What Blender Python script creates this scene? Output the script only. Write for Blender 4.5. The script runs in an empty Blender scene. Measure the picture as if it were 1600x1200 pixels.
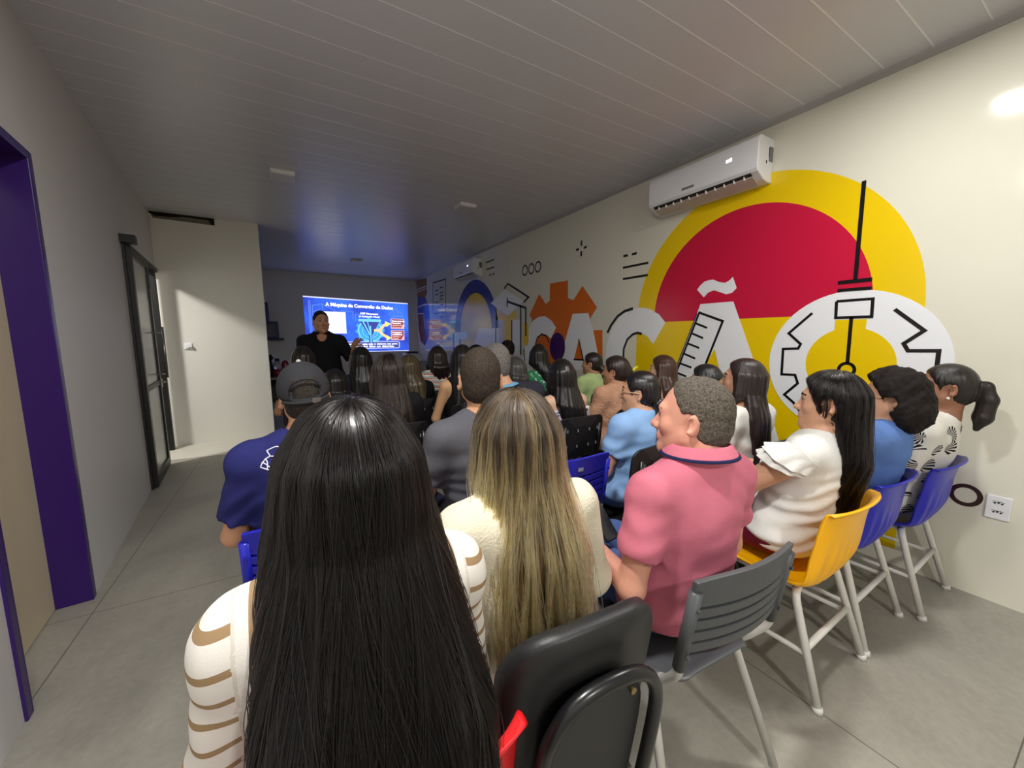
import bpy, bmesh, math, random
import numpy as np
from mathutils import Vector, Matrix
random.seed(7); np.random.seed(7)
SC = bpy.context.scene
COL = SC.collection

# ------------------------------------------------------------------ camera
CAM_H = 1.40
ROT = np.array([[0.86213, -0.50663, -0.00433], [-0.06581, -0.10355, -0.99244], [0.50235, 0.85590, -0.12261]])
U_, _, Vt_ = np.linalg.svd(ROT); ROT = U_ @ Vt_
FPX = 596.75
cam_d = bpy.data.cameras.new('camera'); cam = bpy.data.objects.new('camera', cam_d); COL.objects.link(cam)
cam_d.sensor_width = 36.0; cam_d.lens = FPX / 1600 * 36; cam_d.clip_start = 0.02
M = Matrix.Identity(4)
for i in range(3):
    M[i][0] = ROT[0][i]; M[i][1] = -ROT[1][i]; M[i][2] = -ROT[2][i]
M[2][3] = CAM_H
cam.matrix_world = M
SC.camera = cam
CAM = np.array([0, 0, CAM_H])

# ------------------------------------------------------------------ world, exposure
w = bpy.data.worlds.new('world'); SC.world = w; w.use_nodes = True
w.node_tree.nodes['Background'].inputs[0].default_value = (0.55, 0.6, 0.7, 1)
w.node_tree.nodes['Background'].inputs[1].default_value = 0.15
SC.view_settings.view_transform = 'Standard'; SC.view_settings.look = 'None'
SC.view_settings.gamma = 1.0; SC.view_settings.use_curve_mapping = False
SC.view_settings.exposure = 0.66
SC.cycles.max_bounces = 8; SC.cycles.diffuse_bounces = 5; SC.cycles.glossy_bounces = 3
SC.cycles.sample_clamp_indirect = 4.0

# ------------------------------------------------------------------ room numbers
ZC, XR, YF, YP = 2.932, 3.124, 10.476, 6.40      # ceiling, mural wall, screen wall, partition face
LA, LB = -0.735, -0.0938                          # left wall: x = LA + LB*y
YB = -3.2

LAMPS = [(2.13, 0.62, 14.0), (0.08, 0.66, 31.0), (0.5, -1.9, 36.0)]        # ceiling panels that are switched on, out of the frame
def area(name, loc, size, power, col, rot=(0, 0, 0), parent=None, spread=None):
    d = bpy.data.lights.new(name, 'AREA'); d.energy = power; d.size = size; d.color = col
    if spread: d.spread = spread
    o = bpy.data.objects.new(name, d); COL.objects.link(o); o.location = loc; o.rotation_euler = rot
    if parent: o.parent = parent
    return o

def ray(px, py):
    return ROT.T @ np.array([(px - 800) / FPX, (py - 600) / FPX, 1.0])
def at_depth(px, py, d):            # point seen at this pixel at a given distance along the view axis
    return CAM + ray(px, py) * d
def on_x(px, py, X=XR):
    v = ray(px, py); return CAM + v * (X / v[0])
def on_y(px, py, Y):
    v = ray(px, py); return CAM + v * (Y / v[1])
def on_z(px, py, Z):
    v = ray(px, py); return CAM + v * ((Z - CAM_H) / v[2])

# ------------------------------------------------------------------ helpers: tags, materials
def tag(o, label=None, cat=None, group=None, kind=None):
    if label: o['label'] = label
    if cat: o['category'] = cat
    if group: o['group'] = group
    if kind: o['kind'] = kind
    return o
def empty(name, loc=(0, 0, 0), rz=0.0):
    o = bpy.data.objects.new(name, None); COL.objects.link(o); o.location = loc; o.rotation_euler = (0, 0, rz)
    o.empty_display_size = 0.1
    return o
def lin(c):
    return tuple(((x / 255) / 12.92 if x / 255 <= 0.04045 else ((x / 255 + 0.055) / 1.055) ** 2.4) for x in c)
MATS = {}
def mat(name, rgb=(200, 200, 200), rough=0.6, metal=0.0, spec=0.5, bump=0.0, bscale=60.0, var=0.0, vscale=4.0, coat=0.0, sub=0.0, emit=None, estr=0.0, sheen=0.0, aniso=(1, 1, 1), trans=0.0):
    if name in MATS: return MATS[name]
    m = bpy.data.materials.new(name); m.use_nodes = True; MATS[name] = m
    nt = m.node_tree; b = nt.nodes['Principled BSDF']
    c = lin(rgb) + (1,)
    b.inputs['Base Color'].default_value = c; b.inputs['Roughness'].default_value = rough
    b.inputs['Metallic'].default_value = metal; b.inputs['Specular IOR Level'].default_value = spec
    b.inputs['Coat Weight'].default_value = coat
    if coat: b.inputs['Coat Roughness'].default_value = 0.08
    if trans: b.inputs['Transmission Weight'].default_value = trans
    if sub:
        b.inputs['Subsurface Weight'].default_value = sub; b.inputs['Subsurface Radius'].default_value = (0.012, 0.005, 0.003)
    if sheen:
        b.inputs['Sheen Weight'].default_value = sheen
    if emit:
        b.inputs['Emission Color'].default_value = lin(emit) + (1,); b.inputs['Emission Strength'].default_value = estr
    if bump or var:
        tc = nt.nodes.new('ShaderNodeTexCoord'); mp = nt.nodes.new('ShaderNodeMapping'); mp.inputs['Scale'].default_value = aniso
        nt.links.new(tc.outputs['Object'], mp.inputs['Vector'])
    if bump:
        n = nt.nodes.new('ShaderNodeTexNoise'); n.inputs['Scale'].default_value = bscale; n.inputs['Detail'].default_value = 6
        nt.links.new(mp.outputs[0], n.inputs['Vector'])
        bp = nt.nodes.new('ShaderNodeBump'); bp.inputs['Strength'].default_value = bump; bp.inputs['Distance'].default_value = 0.01
        nt.links.new(n.outputs['Fac'], bp.inputs['Height']); nt.links.new(bp.outputs[0], b.inputs['Normal'])
    if var:
        n = nt.nodes.new('ShaderNodeTexNoise'); n.inputs['Scale'].default_value = vscale; n.inputs['Detail'].default_value = 5
        nt.links.new(mp.outputs[0], n.inputs['Vector'])
        mx = nt.nodes.new('ShaderNodeMix'); mx.data_type = 'RGBA'
        mx.inputs[6].default_value = tuple(x * (1 - var) for x in c[:3]) + (1,)
        mx.inputs[7].default_value = tuple(min(1, x * (1 + var)) for x in c[:3]) + (1,)
        nt.links.new(n.outputs['Fac'], mx.inputs[0]); nt.links.new(mx.outputs[2], b.inputs['Base Color'])
    return m
class NT:                                # tiny node helper
    def __init__(s, m): s.m = m; s.t = m.node_tree; s.b = s.t.nodes['Principled BSDF']
    def n(s, typ, **kw):
        x = s.t.nodes.new('ShaderNode' + typ)
        for k, v in kw.items(): setattr(x, k, v)
        return x
    def l(s, a, b): s.t.links.new(a, b)
    def math(s, op, a, b=None, c=None, clamp=False):
        x = s.t.nodes.new('ShaderNodeMath'); x.operation = op; x.use_clamp = clamp
        for i, v in enumerate((a, b, c)):
            if v is None: continue
            if hasattr(v, 'is_linked') or hasattr(v, 'links'): s.l(v, x.inputs[i])
            else: x.inputs[i].default_value = v
        return x.outputs[0]
    def mix(s, f, a, b):
        x = s.t.nodes.new('ShaderNodeMix'); x.data_type = 'RGBA'
        for i, v in ((0, f), (6, a), (7, b)):
            if hasattr(v, 'links'): s.l(v, x.inputs[i])
            else: x.inputs[i].default_value = v if i == 0 else (tuple(v) + (1,) if len(v) == 3 else v)
        return x.outputs[2]

# ------------------------------------------------------------------ helpers: mesh
def link(name, me, m=None, parent=None, smooth=False):
    o = bpy.data.objects.new(name, me); COL.objects.link(o)
    if m is not None:
        for x in (m if isinstance(m, (list, tuple)) else [m]): me.materials.append(x)
    if parent is not None: o.parent = parent
    if smooth:
        me.polygons.foreach_set('use_smooth', [True] * len(me.polygons))
    return o
def obj(name, bm, m=None, parent=None, smooth=False, bevel=0.0, seg=2):
    me = bpy.data.meshes.new(name); bmesh.ops.recalc_face_normals(bm, faces=bm.faces); bm.to_mesh(me); bm.free()
    o = link(name, me, m, parent, smooth)
    if bevel:
        md = o.modifiers.new('bevel', 'BEVEL'); md.width = bevel; md.segments = seg; md.limit_method = 'ANGLE'; md.angle_limit = 0.7
    return o
def B(): return bmesh.new()
def add_box(bm, c, s, R=None):
    vs = []
    for i in (-1, 1):
        for j in (-1, 1):
            for k in (-1, 1):
                p = Vector((i * s[0] / 2, j * s[1] / 2, k * s[2] / 2))
                if R is not None: p = R @ p
                vs.append(bm.verts.new(p + Vector(c)))
    for f in ((0, 1, 3, 2), (4, 6, 7, 5), (0, 4, 5, 1), (2, 3, 7, 6), (0, 2, 6, 4), (1, 5, 7, 3)):
        bm.faces.new([vs[i] for i in f])
def box(name, lo, hi, m, parent=None, bevel=0.0):
    bm = B(); add_box(bm, [(a + b) / 2 for a, b in zip(lo, hi)], [b - a for a, b in zip(lo, hi)])
    return obj(name, bm, m, parent, bevel=bevel)
def smooth_path(pts, n=6):
    pts = [Vector(p) for p in pts]
    out = []
    for i in range(len(pts) - 1):
        p0 = pts[max(i - 1, 0)]; p1 = pts[i]; p2 = pts[i + 1]; p3 = pts[min(i + 2, len(pts) - 1)]
        for k in range(n):
            t = k / n
            out.append(0.5 * ((2 * p1) + (p2 - p0) * t + (2 * p0 - 5 * p1 + 4 * p2 - p3) * t * t + (3 * p1 - p0 - 3 * p2 + p3) * t ** 3))
    out.append(pts[-1]); return out
def fillet(pts, r, n=5):                 # polyline with rounded corners
    pts = [Vector(p) for p in pts]; out = [pts[0]]
    for i in range(1, len(pts) - 1):
        a, b, c = pts[i - 1], pts[i], pts[i + 1]
        rr = min(r, (a - b).length * 0.45, (c - b).length * 0.45)
        p = b + (a - b).normalized() * rr; q = b + (c - b).normalized() * rr
        for k in range(n + 1):
            t = k / n; out.append((1 - t) ** 2 * p + 2 * t * (1 - t) * b + t * t * q)
    out.append(pts[-1]); return out
def add_tube(bm, pts, r, seg=10, cap=True):
    pts = [Vector(p) for p in pts]
    rs = r if isinstance(r, (list, tuple)) else [r] * len(pts)
    T = [(pts[min(i + 1, len(pts) - 1)] - pts[max(i - 1, 0)]).normalized() for i in range(len(pts))]
    up = Vector((0, 0, 1)) if abs(T[0].z) < 0.9 else Vector((1, 0, 0))
    N = (up - T[0] * up.dot(T[0])).normalized(); rings = []
    for i, p in enumerate(pts):
        N = (N - T[i] * N.dot(T[i])).normalized(); Bn = T[i].cross(N)
        rings.append([bm.verts.new(p + (N * math.cos(2 * math.pi * k / seg) + Bn * math.sin(2 * math.pi * k / seg)) * rs[i]) for k in range(seg)])
    for a, b in zip(rings, rings[1:]):
        for k in range(seg): bm.faces.new((a[k], a[(k + 1) % seg], b[(k + 1) % seg], b[k]))
    if cap:
        bm.faces.new(rings[0][::-1]); bm.faces.new(rings[-1])
def add_lathe(bm, c, prof, seg=20):      # prof: (radius, z)
    c = Vector(c); rings = []
    for r, z in prof:
        rings.append([bm.verts.new(c + Vector((max(r, 1e-4) * math.cos(2 * math.pi * k / seg), max(r, 1e-4) * math.sin(2 * math.pi * k / seg), z))) for k in range(seg)])
    for a, b in zip(rings, rings[1:]):
        for k in range(seg): bm.faces.new((a[k], a[(k + 1) % seg], b[(k + 1) % seg], b[k]))
    bm.faces.new(rings[0][::-1]); bm.faces.new(rings[-1])
def add_poly(bm, pts):
    bm.faces.new([bm.verts.new(Vector(p)) for p in pts])
def add_prism(bm, pts, d):               # planar outline pushed along d
    a = [bm.verts.new(Vector(p)) for p in pts]; b = [bm.verts.new(Vector(p) + Vector(d)) for p in pts]
    bm.faces.new(a[::-1]); bm.faces.new(b)
    n = len(pts)
    for i in range(n): bm.faces.new((a[i], a[(i + 1) % n], b[(i + 1) % n], b[i]))
def tube(name, pts, r, m, parent=None, seg=10):
    bm = B(); add_tube(bm, pts, r, seg); return obj(name, bm, m, parent, smooth=True)
def copy_tree(o, parent=None):
    c = o.copy(); COL.objects.link(c)
    if parent is not None: c.parent = parent
    for ch in list(o.children): copy_tree(ch, c)
    return c

# ------------------------------------------------------------------ surface materials
def wall_mat(name, rgb, rough, var=0.05, bump=0.08, spec=0.5):
    m = mat(name, rgb, rough, spec=spec); t = NT(m)
    tc = t.n('TexCoord'); n = t.n('TexNoise'); n.inputs['Scale'].default_value = 1.3; n.inputs['Detail'].default_value = 8; n.inputs['Roughness'].default_value = 0.65
    t.l(tc.outputs['Object'], n.inputs['Vector'])
    c = lin(rgb)
    t.l(t.mix(n.outputs['Fac'], [x * (1 - var) for x in c], [min(1, x * (1 + var)) for x in c]), t.b.inputs['Base Color'])
    n2 = t.n('TexNoise'); n2.inputs['Scale'].default_value = 9; n2.inputs['Detail'].default_value = 10; t.l(tc.outputs['Object'], n2.inputs['Vector'])
    bp = t.n('Bump'); bp.inputs['Strength'].default_value = bump; bp.inputs['Distance'].default_value = 0.004
    t.l(n2.outputs['Fac'], bp.inputs['Height']); t.l(bp.outputs[0], t.b.inputs['Normal'])
    return m
M_WALL = wall_mat('cream_satin_wall_paint', (222, 219, 203), 0.09, 0.03, 0.05)
M_LWALL = wall_mat('light_grey_wall_paint', (216, 214, 212), 0.55, 0.05, 0.15)
M_PART = wall_mat('cream_matt_wall_paint', (226, 224, 214), 0.55, 0.05, 0.12)

def floor_mat():
    m = mat('polished_concrete', (150, 148, 142), 0.42, spec=0.35); t = NT(m)
    tc = t.n('TexCoord'); sx = t.n('SeparateXYZ'); t.l(tc.outputs['Object'], sx.inputs[0])
    n = t.n('TexNoise'); n.inputs['Scale'].default_value = 1.1; n.inputs['Detail'].default_value = 9; n.inputs['Roughness'].default_value = 0.62; n.inputs['Distortion'].default_value = 0.6
    t.l(tc.outputs['Object'], n.inputs['Vector'])
    n3 = t.n('TexNoise'); n3.inputs['Scale'].default_value = 38; n3.inputs['Detail'].default_value = 5; t.l(tc.outputs['Object'], n3.inputs['Vector'])
    r = t.n('ValToRGB'); r.color_ramp.elements[0].position = 0.3; r.color_ramp.elements[0].color = lin((128, 125, 116)) + (1,)
    r.color_ramp.elements[1].position = 0.75; r.color_ramp.elements[1].color = lin((174, 170, 159)) + (1,)
    f = t.math('ADD', t.math('MULTIPLY', n.outputs['Fac'], 0.8), t.math('MULTIPLY', n3.outputs['Fac'], 0.2)); t.l(f, r.inputs[0])
    def joint(out, off, sp, wd):
        a = t.math('PINGPONG', t.math('ADD', out, -off), sp / 2)
        return t.math('LESS_THAN', a, wd)
    j = t.math('MAXIMUM', joint(sx.outputs[0], 1.63, 2.58, 0.0022), joint(sx.outputs[1], 0.107, 2.54, 0.0022))
    t.l(t.mix(t.math('MULTIPLY', j, 0.75), r.outputs[0], lin((58, 56, 52))), t.b.inputs['Base Color'])
    rr = t.math('ADD', t.math('MULTIPLY', n.outputs['Fac'], 0.3), 0.28); t.l(rr, t.b.inputs['Roughness'])
    bp = t.n('Bump'); bp.inputs['Strength'].default_value = 0.12; bp.inputs['Distance'].default_value = 0.003
    t.l(t.math('SUBTRACT', n3.outputs['Fac'], j), bp.inputs['Height']); t.l(bp.outputs[0], t.b.inputs['Normal'])
    return m
def ceil_mat():
    m = mat('white_pvc_ceiling_planks', (176, 173, 170), 0.3, spec=0.4); t = NT(m)
    tc = t.n('TexCoord'); sx = t.n('SeparateXYZ'); t.l(tc.outputs['Object'], sx.inputs[0])
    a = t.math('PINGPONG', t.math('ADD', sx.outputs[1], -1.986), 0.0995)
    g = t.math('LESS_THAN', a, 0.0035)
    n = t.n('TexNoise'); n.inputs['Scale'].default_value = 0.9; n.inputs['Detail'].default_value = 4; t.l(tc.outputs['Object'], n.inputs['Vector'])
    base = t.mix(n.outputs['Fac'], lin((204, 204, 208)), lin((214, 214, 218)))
    t.l(t.mix(g, base, lin((242, 239, 243))), t.b.inputs['Base Color'])  # joint lines coloured lighter, painted highlights along the planks
    bp = t.n('Bump'); bp.inputs['Strength'].default_value = 0.4; bp.inputs['Distance'].default_value = 0.004
    t.l(t.math('MULTIPLY', t.math('MINIMUM', a, 0.008), -80.0), bp.inputs['Height']); t.l(bp.outputs[0], t.b.inputs['Normal'])
    return m

# ------------------------------------------------------------------ the room
def struct(o): o['kind'] = 'structure'; return o
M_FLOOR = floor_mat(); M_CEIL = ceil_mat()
struct(box('floor', (-3.2, YB - 0.2, -0.12), (XR + 0.2, YF + 0.2, 0.0), M_FLOOR))
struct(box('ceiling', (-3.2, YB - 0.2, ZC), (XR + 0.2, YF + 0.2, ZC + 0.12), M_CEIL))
wall_r = struct(box('wall_right', (XR, YB - 0.2, 0.0), (XR + 0.15, YF + 0.2, ZC), M_WALL))
struct(box('wall_far', (-2.6, YF, 0.0), (XR, YF + 0.15, ZC), M_PART))
struct(box('wall_back', (-2.6, YB - 0.15, 0.0), (XR, YB, ZC), M_PART))
struct(box('wall_partition', (-2.8, YP, 0.0), (-0.23, YP + 0.14, ZC), M_PART))
struct(box('wall_alcove', (-1.30, YP + 0.14, 0.0), (-1.16, YF, ZC), M_PART))
# crown trim along the mural wall
bm = B(); add_prism(bm, [(XR, YB, ZC), (XR - 0.03, YB, ZC), (XR - 0.026, YB, ZC - 0.012), (XR - 0.008, YB, ZC - 0.03), (XR, YB, ZC - 0.034)], (0, YF - YB, 0))
struct(obj('trim_1', bm, mat('pvc_cornice', (172, 168, 165), 0.4)))
# left wall, slightly off square: local frame X along the wall (towards the screen), Y into the wall, Z up
LW = empty('wall_left', (LA, 0, 0), math.pi / 2 + math.atan(-LB)); LW['kind'] = 'structure'
KL = math.sqrt(1 + LB * LB)
def wl(y): return y * KL
TW = 0.16
D0, D1, DZ = wl(2.02), wl(2.80), 2.25            # purple doorway
G0, G1, GZ = wl(4.63), wl(6.27), 2.25            # glass door
bm = B()
for x0, x1, z0, z1 in ((wl(YB), D0, 0, ZC), (D0, D1, DZ, ZC), (D1, G0, 0, ZC), (G0, wl(YP) - 0.002, GZ, ZC)):
    add_box(bm, ((x0 + x1) / 2, TW / 2, (z0 + z1) / 2), (x1 - x0, TW, z1 - z0))
obj('wall_panel', bm, M_LWALL, LW)
M_PURP = mat('purple_gloss_paint', (50, 17, 102), 0.3, bump=0.05, bscale=20, var=0.1, vscale=3)
# doorway lined in purple paint
fr = empty('door_1'); fr.parent = LW; fr['kind'] = 'structure'
bm = B()
add_box(bm, (D1 - 0.004, TW / 2 - 0.004, DZ / 2), (0.012, TW + 0.012, DZ)); add_box(bm, (D0 + 0.004, TW / 2 - 0.004, DZ / 2), (0.012, TW + 0.012, DZ))
add_box(bm, ((D0 + D1) / 2, TW / 2 - 0.004, DZ - 0.004), (D1 - D0, TW + 0.012, 0.012))
add_box(bm, (D1 + 0.02, -0.004, DZ / 2 + 0.015), (0.04, 0.012, DZ + 0.03)); add_box(bm, (D0 - 0.02, -0.004, DZ / 2 + 0.015), (0.04, 0.012, DZ + 0.03))
add_box(bm, ((D0 + D1) / 2, -0.004, DZ + 0.015), (D1 - D0, 0.012, 0.03))
obj('door_frame', bm, M_PURP, fr, bevel=0.003)
box('door_leaf', (D0 + 0.01, TW - 0.03, 0.006), (D1 - 0.01, TW + 0.012, DZ - 0.012), mat('cream_door_paint', (214, 200, 168), 0.45, var=0.06, vscale=2), fr)
# glass door
# glass door
M_BLKM = mat('black_painted_metal', (22, 20, 19), 0.45, bump=0.04, bscale=80)
M_CHR = mat('brushed_steel', (170, 168, 165), 0.28, metal=1.0)
gd = empty('door_2'); gd.parent = LW; gd['kind'] = 'structure'
bm = B()
add_box(bm, (G1 - 0.05, 0.03, GZ / 2), (0.09, 0.09, GZ)); add_box(bm, ((G0 + wl(YP)) / 2, 0.05, GZ - 0.02), (wl(YP) - G0 - 0.01, 0.14, 0.05))
add_box(bm, (G0 + 0.02, 0.03, GZ / 2), (0.05, 0.10, GZ)); add_box(bm, (G0 + 0.0, -0.05, GZ + 0.0), (0.10, 0.10, 0.07))
obj('door_frame', bm, M_BLKM, gd, bevel=0.004)
leaf = empty('door_leaf', (G0 + 0.02, -0.03, 0), 0.0); leaf.parent = gd
LWD = 0.86
bm = B()
for x in (0.04, LWD - 0.04): add_box(bm, (x, 0, GZ / 2 - 0.02), (0.075, 0.04, GZ - 0.06))
for z in (0.06, GZ - 0.08): add_box(bm, (LWD / 2, 0, z), (LWD - 0.08, 0.04, 0.09))
add_box(bm, (LWD / 2, 0, 0.93), (LWD - 0.08, 0.036, 0.05))
obj('leaf_frame', bm, M_BLKM, leaf, bevel=0.003)
mg = mat('frosted_glass', (190, 190, 188), 0.25, spec=0.5, trans=0.25)
box('glass_pane', (0.07, -0.004, 0.08), (LWD - 0.07, 0.004, GZ - 0.1), mg, leaf)
bm = B()
for s in (-1, 1):
    x = LWD - 0.10
    add_tube(bm, [(x, s * 0.085, 0.98), (x, s * 0.085, 1.52)], 0.012)
    for z in (1.02, 1.46): add_tube(bm, [(x, s * 0.085, z), (x, 0, z)], 0.008)
obj('pull_handle', bm, M_CHR, leaf, smooth=True)
bm = B(); add_box(bm, (LWD - 0.05, -0.024, 0.92), (0.045, 0.012, 0.09)); add_tube(bm, [(LWD - 0.05, -0.03, 0.93), (LWD - 0.05, -0.06, 0.93)], 0.011)
obj('door_lock', bm, M_CHR, leaf)
# hall behind the glass door
struct(box('wall_hall', (-2.9, 3.6, 0), (-2.8, YP + 1, ZC), mat('hall_white_paint', (226, 225, 218), 0.6)))
area('hall_light', (-2.0, 5.15, 2.62), 0.2, 34, (1, 0.97, 0.93))
# thin strip in a paler floor colour by the partition
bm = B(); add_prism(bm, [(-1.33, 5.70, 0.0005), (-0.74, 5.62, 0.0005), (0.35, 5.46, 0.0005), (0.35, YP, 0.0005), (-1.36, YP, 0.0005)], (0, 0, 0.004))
struct(obj('trim_3', bm, mat('pale_floor_strip', (206, 201, 188), 0.5, var=0.08, vscale=6)))
# ragged slot where the ceiling lining is missing above the partition
bm = B(); add_prism(bm, [(-1.33, YP - 0.004, ZC), (-0.70, YP - 0.004, ZC), (-0.70, YP - 0.004, ZC - 0.085), (-1.30, YP - 0.004, ZC - 0.075)], (0, 0.01, 0))
struct(obj('trim_4', bm, mat('bare_plaster', (120, 112, 98), 0.9, bump=0.6, bscale=30, var=0.3, vscale=20)))
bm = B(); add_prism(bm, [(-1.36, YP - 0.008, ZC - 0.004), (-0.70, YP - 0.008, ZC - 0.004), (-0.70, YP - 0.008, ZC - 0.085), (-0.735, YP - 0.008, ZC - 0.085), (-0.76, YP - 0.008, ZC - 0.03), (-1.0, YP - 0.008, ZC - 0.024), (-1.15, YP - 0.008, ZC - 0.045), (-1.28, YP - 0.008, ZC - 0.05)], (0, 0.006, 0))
struct(obj('trim_5', bm, mat('painted_slot_shade', (24, 22, 19), 0.95)))  # flat dark sheet, painted for the shade inside the slot

# ------------------------------------------------------------------ mural on the right wall (flat paint)
PAINT = dict(white=(236, 238, 242), yellow=(236, 200, 0), red=(200, 22, 62), black=(18, 16, 20), orange=(216, 108, 22), purple=(62, 24, 92), blue=(26, 44, 150), brown=(134, 76, 44), cream=(222, 218, 200), maroon=(54, 26, 28), navy=(30, 32, 92), wine=(112, 28, 60))
def paint(c):
    return mat('mural_paint_' + c, PAINT[c], 0.2, bump=0.03, bscale=9)
LAY = [0]
def wpt(y, z, lay): return (XR - 0.0010 * lay, y, z)
def mural(name, c, polys, lay):
    bm = B()
    for pts in polys: add_poly(bm, [wpt(y, z, lay) for y, z in pts])
    bm.normal_update(); bmesh.ops.triangulate(bm, faces=bm.faces, ngon_method='EAR_CLIP')
    return obj(name, bm, paint(c), wall_r)
def W(p): q = on_x(p[0], p[1]); return (q[1], q[2])
def z7(pts): return [W((960 + .35 * x, 240 + .35 * y)) for x, y in pts]
def z6(pts): return [W((640 + .25 * x, 340 + .25 * y)) for x, y in pts]
def z3(pts): return [W((640 + .2 * x, 240 + .2 * y)) for x, y in pts]
def z2(pts): return [W((640 + .2 * x, 420 + .2 * y)) for x, y in pts]
def circ(c, r, a0=0, a1=360, n=64):
    return [(c[0] + r * math.cos(math.radians(a0 + (a1 - a0) * k / n)), c[1] + r * math.sin(math.radians(a0 + (a1 - a0) * k / n))) for k in range(n + (0 if a1 - a0 == 360 else 1))]
def ring(c, r0, r1, n=48):
    return [[(c[0] + r * math.cos(t), c[1] + r * math.sin(t)) for r, t in ((r0, 2 * math.pi * k / n), (r1, 2 * math.pi * k / n), (r1, 2 * math.pi * (k + 1) / n), (r0, 2 * math.pi * (k + 1) / n))] for k in range(n)]
def stroke(pts, wd):
    out = []; n = len(pts); P = [np.array(p, float) for p in pts]
    L, R_ = [], []
    for i in range(n):
        d = []
        if i > 0: d.append((P[i] - P[i - 1]) / np.linalg.norm(P[i] - P[i - 1]))
        if i < n - 1: d.append((P[i + 1] - P[i]) / np.linalg.norm(P[i + 1] - P[i]))
        nrm = [np.array((-t[1], t[0])) for t in d]
        m = sum(nrm); m = m / max(np.linalg.norm(m), 1e-6); k = wd / 2 / max(0.45, float(m @ nrm[0]))
        L.append(P[i] + m * k); R_.append(P[i] - m * k)
    for i in range(n - 1): out.append([tuple(L[i]), tuple(L[i + 1]), tuple(R_[i + 1]), tuple(R_[i])])
    return out
YC = (1.742, 1.56)
mural('painted_arch', 'yellow', [circ(YC, 1.032, 0, 180) + [(YC[0] - 1.032, 0.1), (YC[0] + 1.032, 0.1)]], 1)
rc = (1.749, 1.574); a0 = math.degrees(math.asin((1.535 - rc[1]) / 0.813))
mural('painted_half_disc', 'red', [circ(rc, 0.813, a0, 180 - a0)], 2)
mural('painted_letter_a_tilde', 'white', [z7([(385, 672), (532, 660), (615, 900), (690, 1130), (770, 1400), (560, 1400), (505, 1120), (448, 870), (410, 940), (300, 1240), (240, 1400), (90, 1400), (190, 1190), (275, 970)])], 3)
mural('painted_tilde', 'white', [z7([(370, 608), (385, 588), (405, 570), (440, 562), (470, 574), (495, 577), (515, 566), (530, 550), (547, 600), (525, 622), (500, 628), (470, 618), (445, 610), (420, 620), (400, 642)])], 3)
rl = [stroke(z7([(278, 975), (380, 710), (485, 748), (408, 940)]), 0.02)]
for a, b in (((365, 758), (415, 778)), ((348, 803), (397, 824)), ((330, 848), (380, 868)), ((312, 893), (362, 915)), ((297, 937), (345, 955)), ((280, 978), (322, 995))): rl.append(stroke(z7([a, b]), 0.018))
mural('painted_ruler_lines', 'black', sum(rl, []), 4)
mural('painted_ruler_edge', 'navy', stroke(z7([(370, 714), (270, 972), (200, 1140)]), 0.010), 4)
mural('painted_letter_o', 'white', [circ((1.031, 1.22), 0.464)], 4)
mural('painted_gear_hub', 'yellow', [circ((1.028, 1.218), 0.232)], 5)
mural('painted_gear_neck', 'yellow', [[(0.955, 1.40), (1.115, 1.40), (1.115, 1.50), (0.955, 1.50)]], 5.5)
zg = [z7([(885, 712), (780, 802), (833, 850), (822, 870), (755, 872), (748, 985), (808, 988), (820, 1025), (760, 1075), (800, 1110), (860, 1190)]), z7([(1253, 695), (1385, 790), (1293, 848), (1312, 880), (1450, 880), (1435, 1000), (1370, 1010)])]
mural('painted_gear_outline', 'black', stroke(zg[0], 0.017) + stroke(zg[1], 0.02), 6)
rect = z7([(994, 660), (1156, 648), (1150, 728), (990, 733), (994, 660)])
mural('painted_label_fill', 'white', [rect[:4]], 6)
mural('painted_pendulum_lines', 'black', stroke(rect, 0.017) + stroke(z7([(1060, 730), (1042, 935)]), 0.02) + ring((1.03, 1.18), 0.031, 0.05) + stroke(z7([(1117, 122), (1078, 562)]), 0.022) + stroke(z7([(1000, 577), (1153, 561)]), 0.022) + stroke(z7([(998, 612), (1150, 600)]), 0.02), 7)
mural('painted_pendulum_ball', 'yellow', [circ((1.03, 1.18), 0.031, n=24)], 6)
mural('painted_floor_ring', 'maroon', ring((0.465, 0.537), 0.041, 0.062), 1)
mural('painted_letter_c_cedilla', 'white', [z6([(1215, 1180), (1222, 960), (1232, 800), (1265, 690), (1320, 610), (1385, 573), (1440, 563), (1500, 570), (1560, 605), (1600, 655), (1522, 792), (1490, 745), (1450, 720), (1410, 722), (1370, 745), (1345, 800), (1335, 870), (1340, 1180)])], 3)
mural('painted_letter_c_gap', 'cream', [z6([(1405, 728), (1408, 1100), (1330, 1100), (1335, 870), (1345, 800), (1370, 745)])], 2)
mural('painted_letter_arcs', 'black', stroke(z6([(1238, 720), (1262, 670), (1300, 618), (1345, 585), (1398, 568)]), 0.03) + stroke(z6([(1337, 880), (1340, 820), (1362, 762), (1395, 730), (1425, 720), (1453, 727)]), 0.026), 4)
mural('painted_dashes', 'black', stroke(z7([(40, 458), (60, 454)]), 0.025) + stroke(z7([(78, 450), (100, 444)]), 0.025) + stroke(z7([(38, 510), (152, 487)]), 0.022) + stroke(z7([(38, 560), (150, 542)]), 0.022)
      + stroke(z3([(1343, 680), (1343, 722)]), 0.03) + stroke(z3([(1341, 762), (1341, 802)]), 0.03) + stroke(z3([(1301, 752), (1323, 747)]), 0.026) + stroke(z3([(1361, 737), (1384, 728)]), 0.026)
      + stroke(z3([(595, 853), (661, 827)]), 0.022) + stroke(z3([(597, 907), (661, 885)]), 0.022) + stroke(z3([(624, 948), (636, 944)]), 0.03) + stroke(z3([(648, 942), (662, 938)]), 0.03), 1)
oc = [z3([p])[0] for p in ((901, 912), (951, 900), (1003, 885))]
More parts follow.
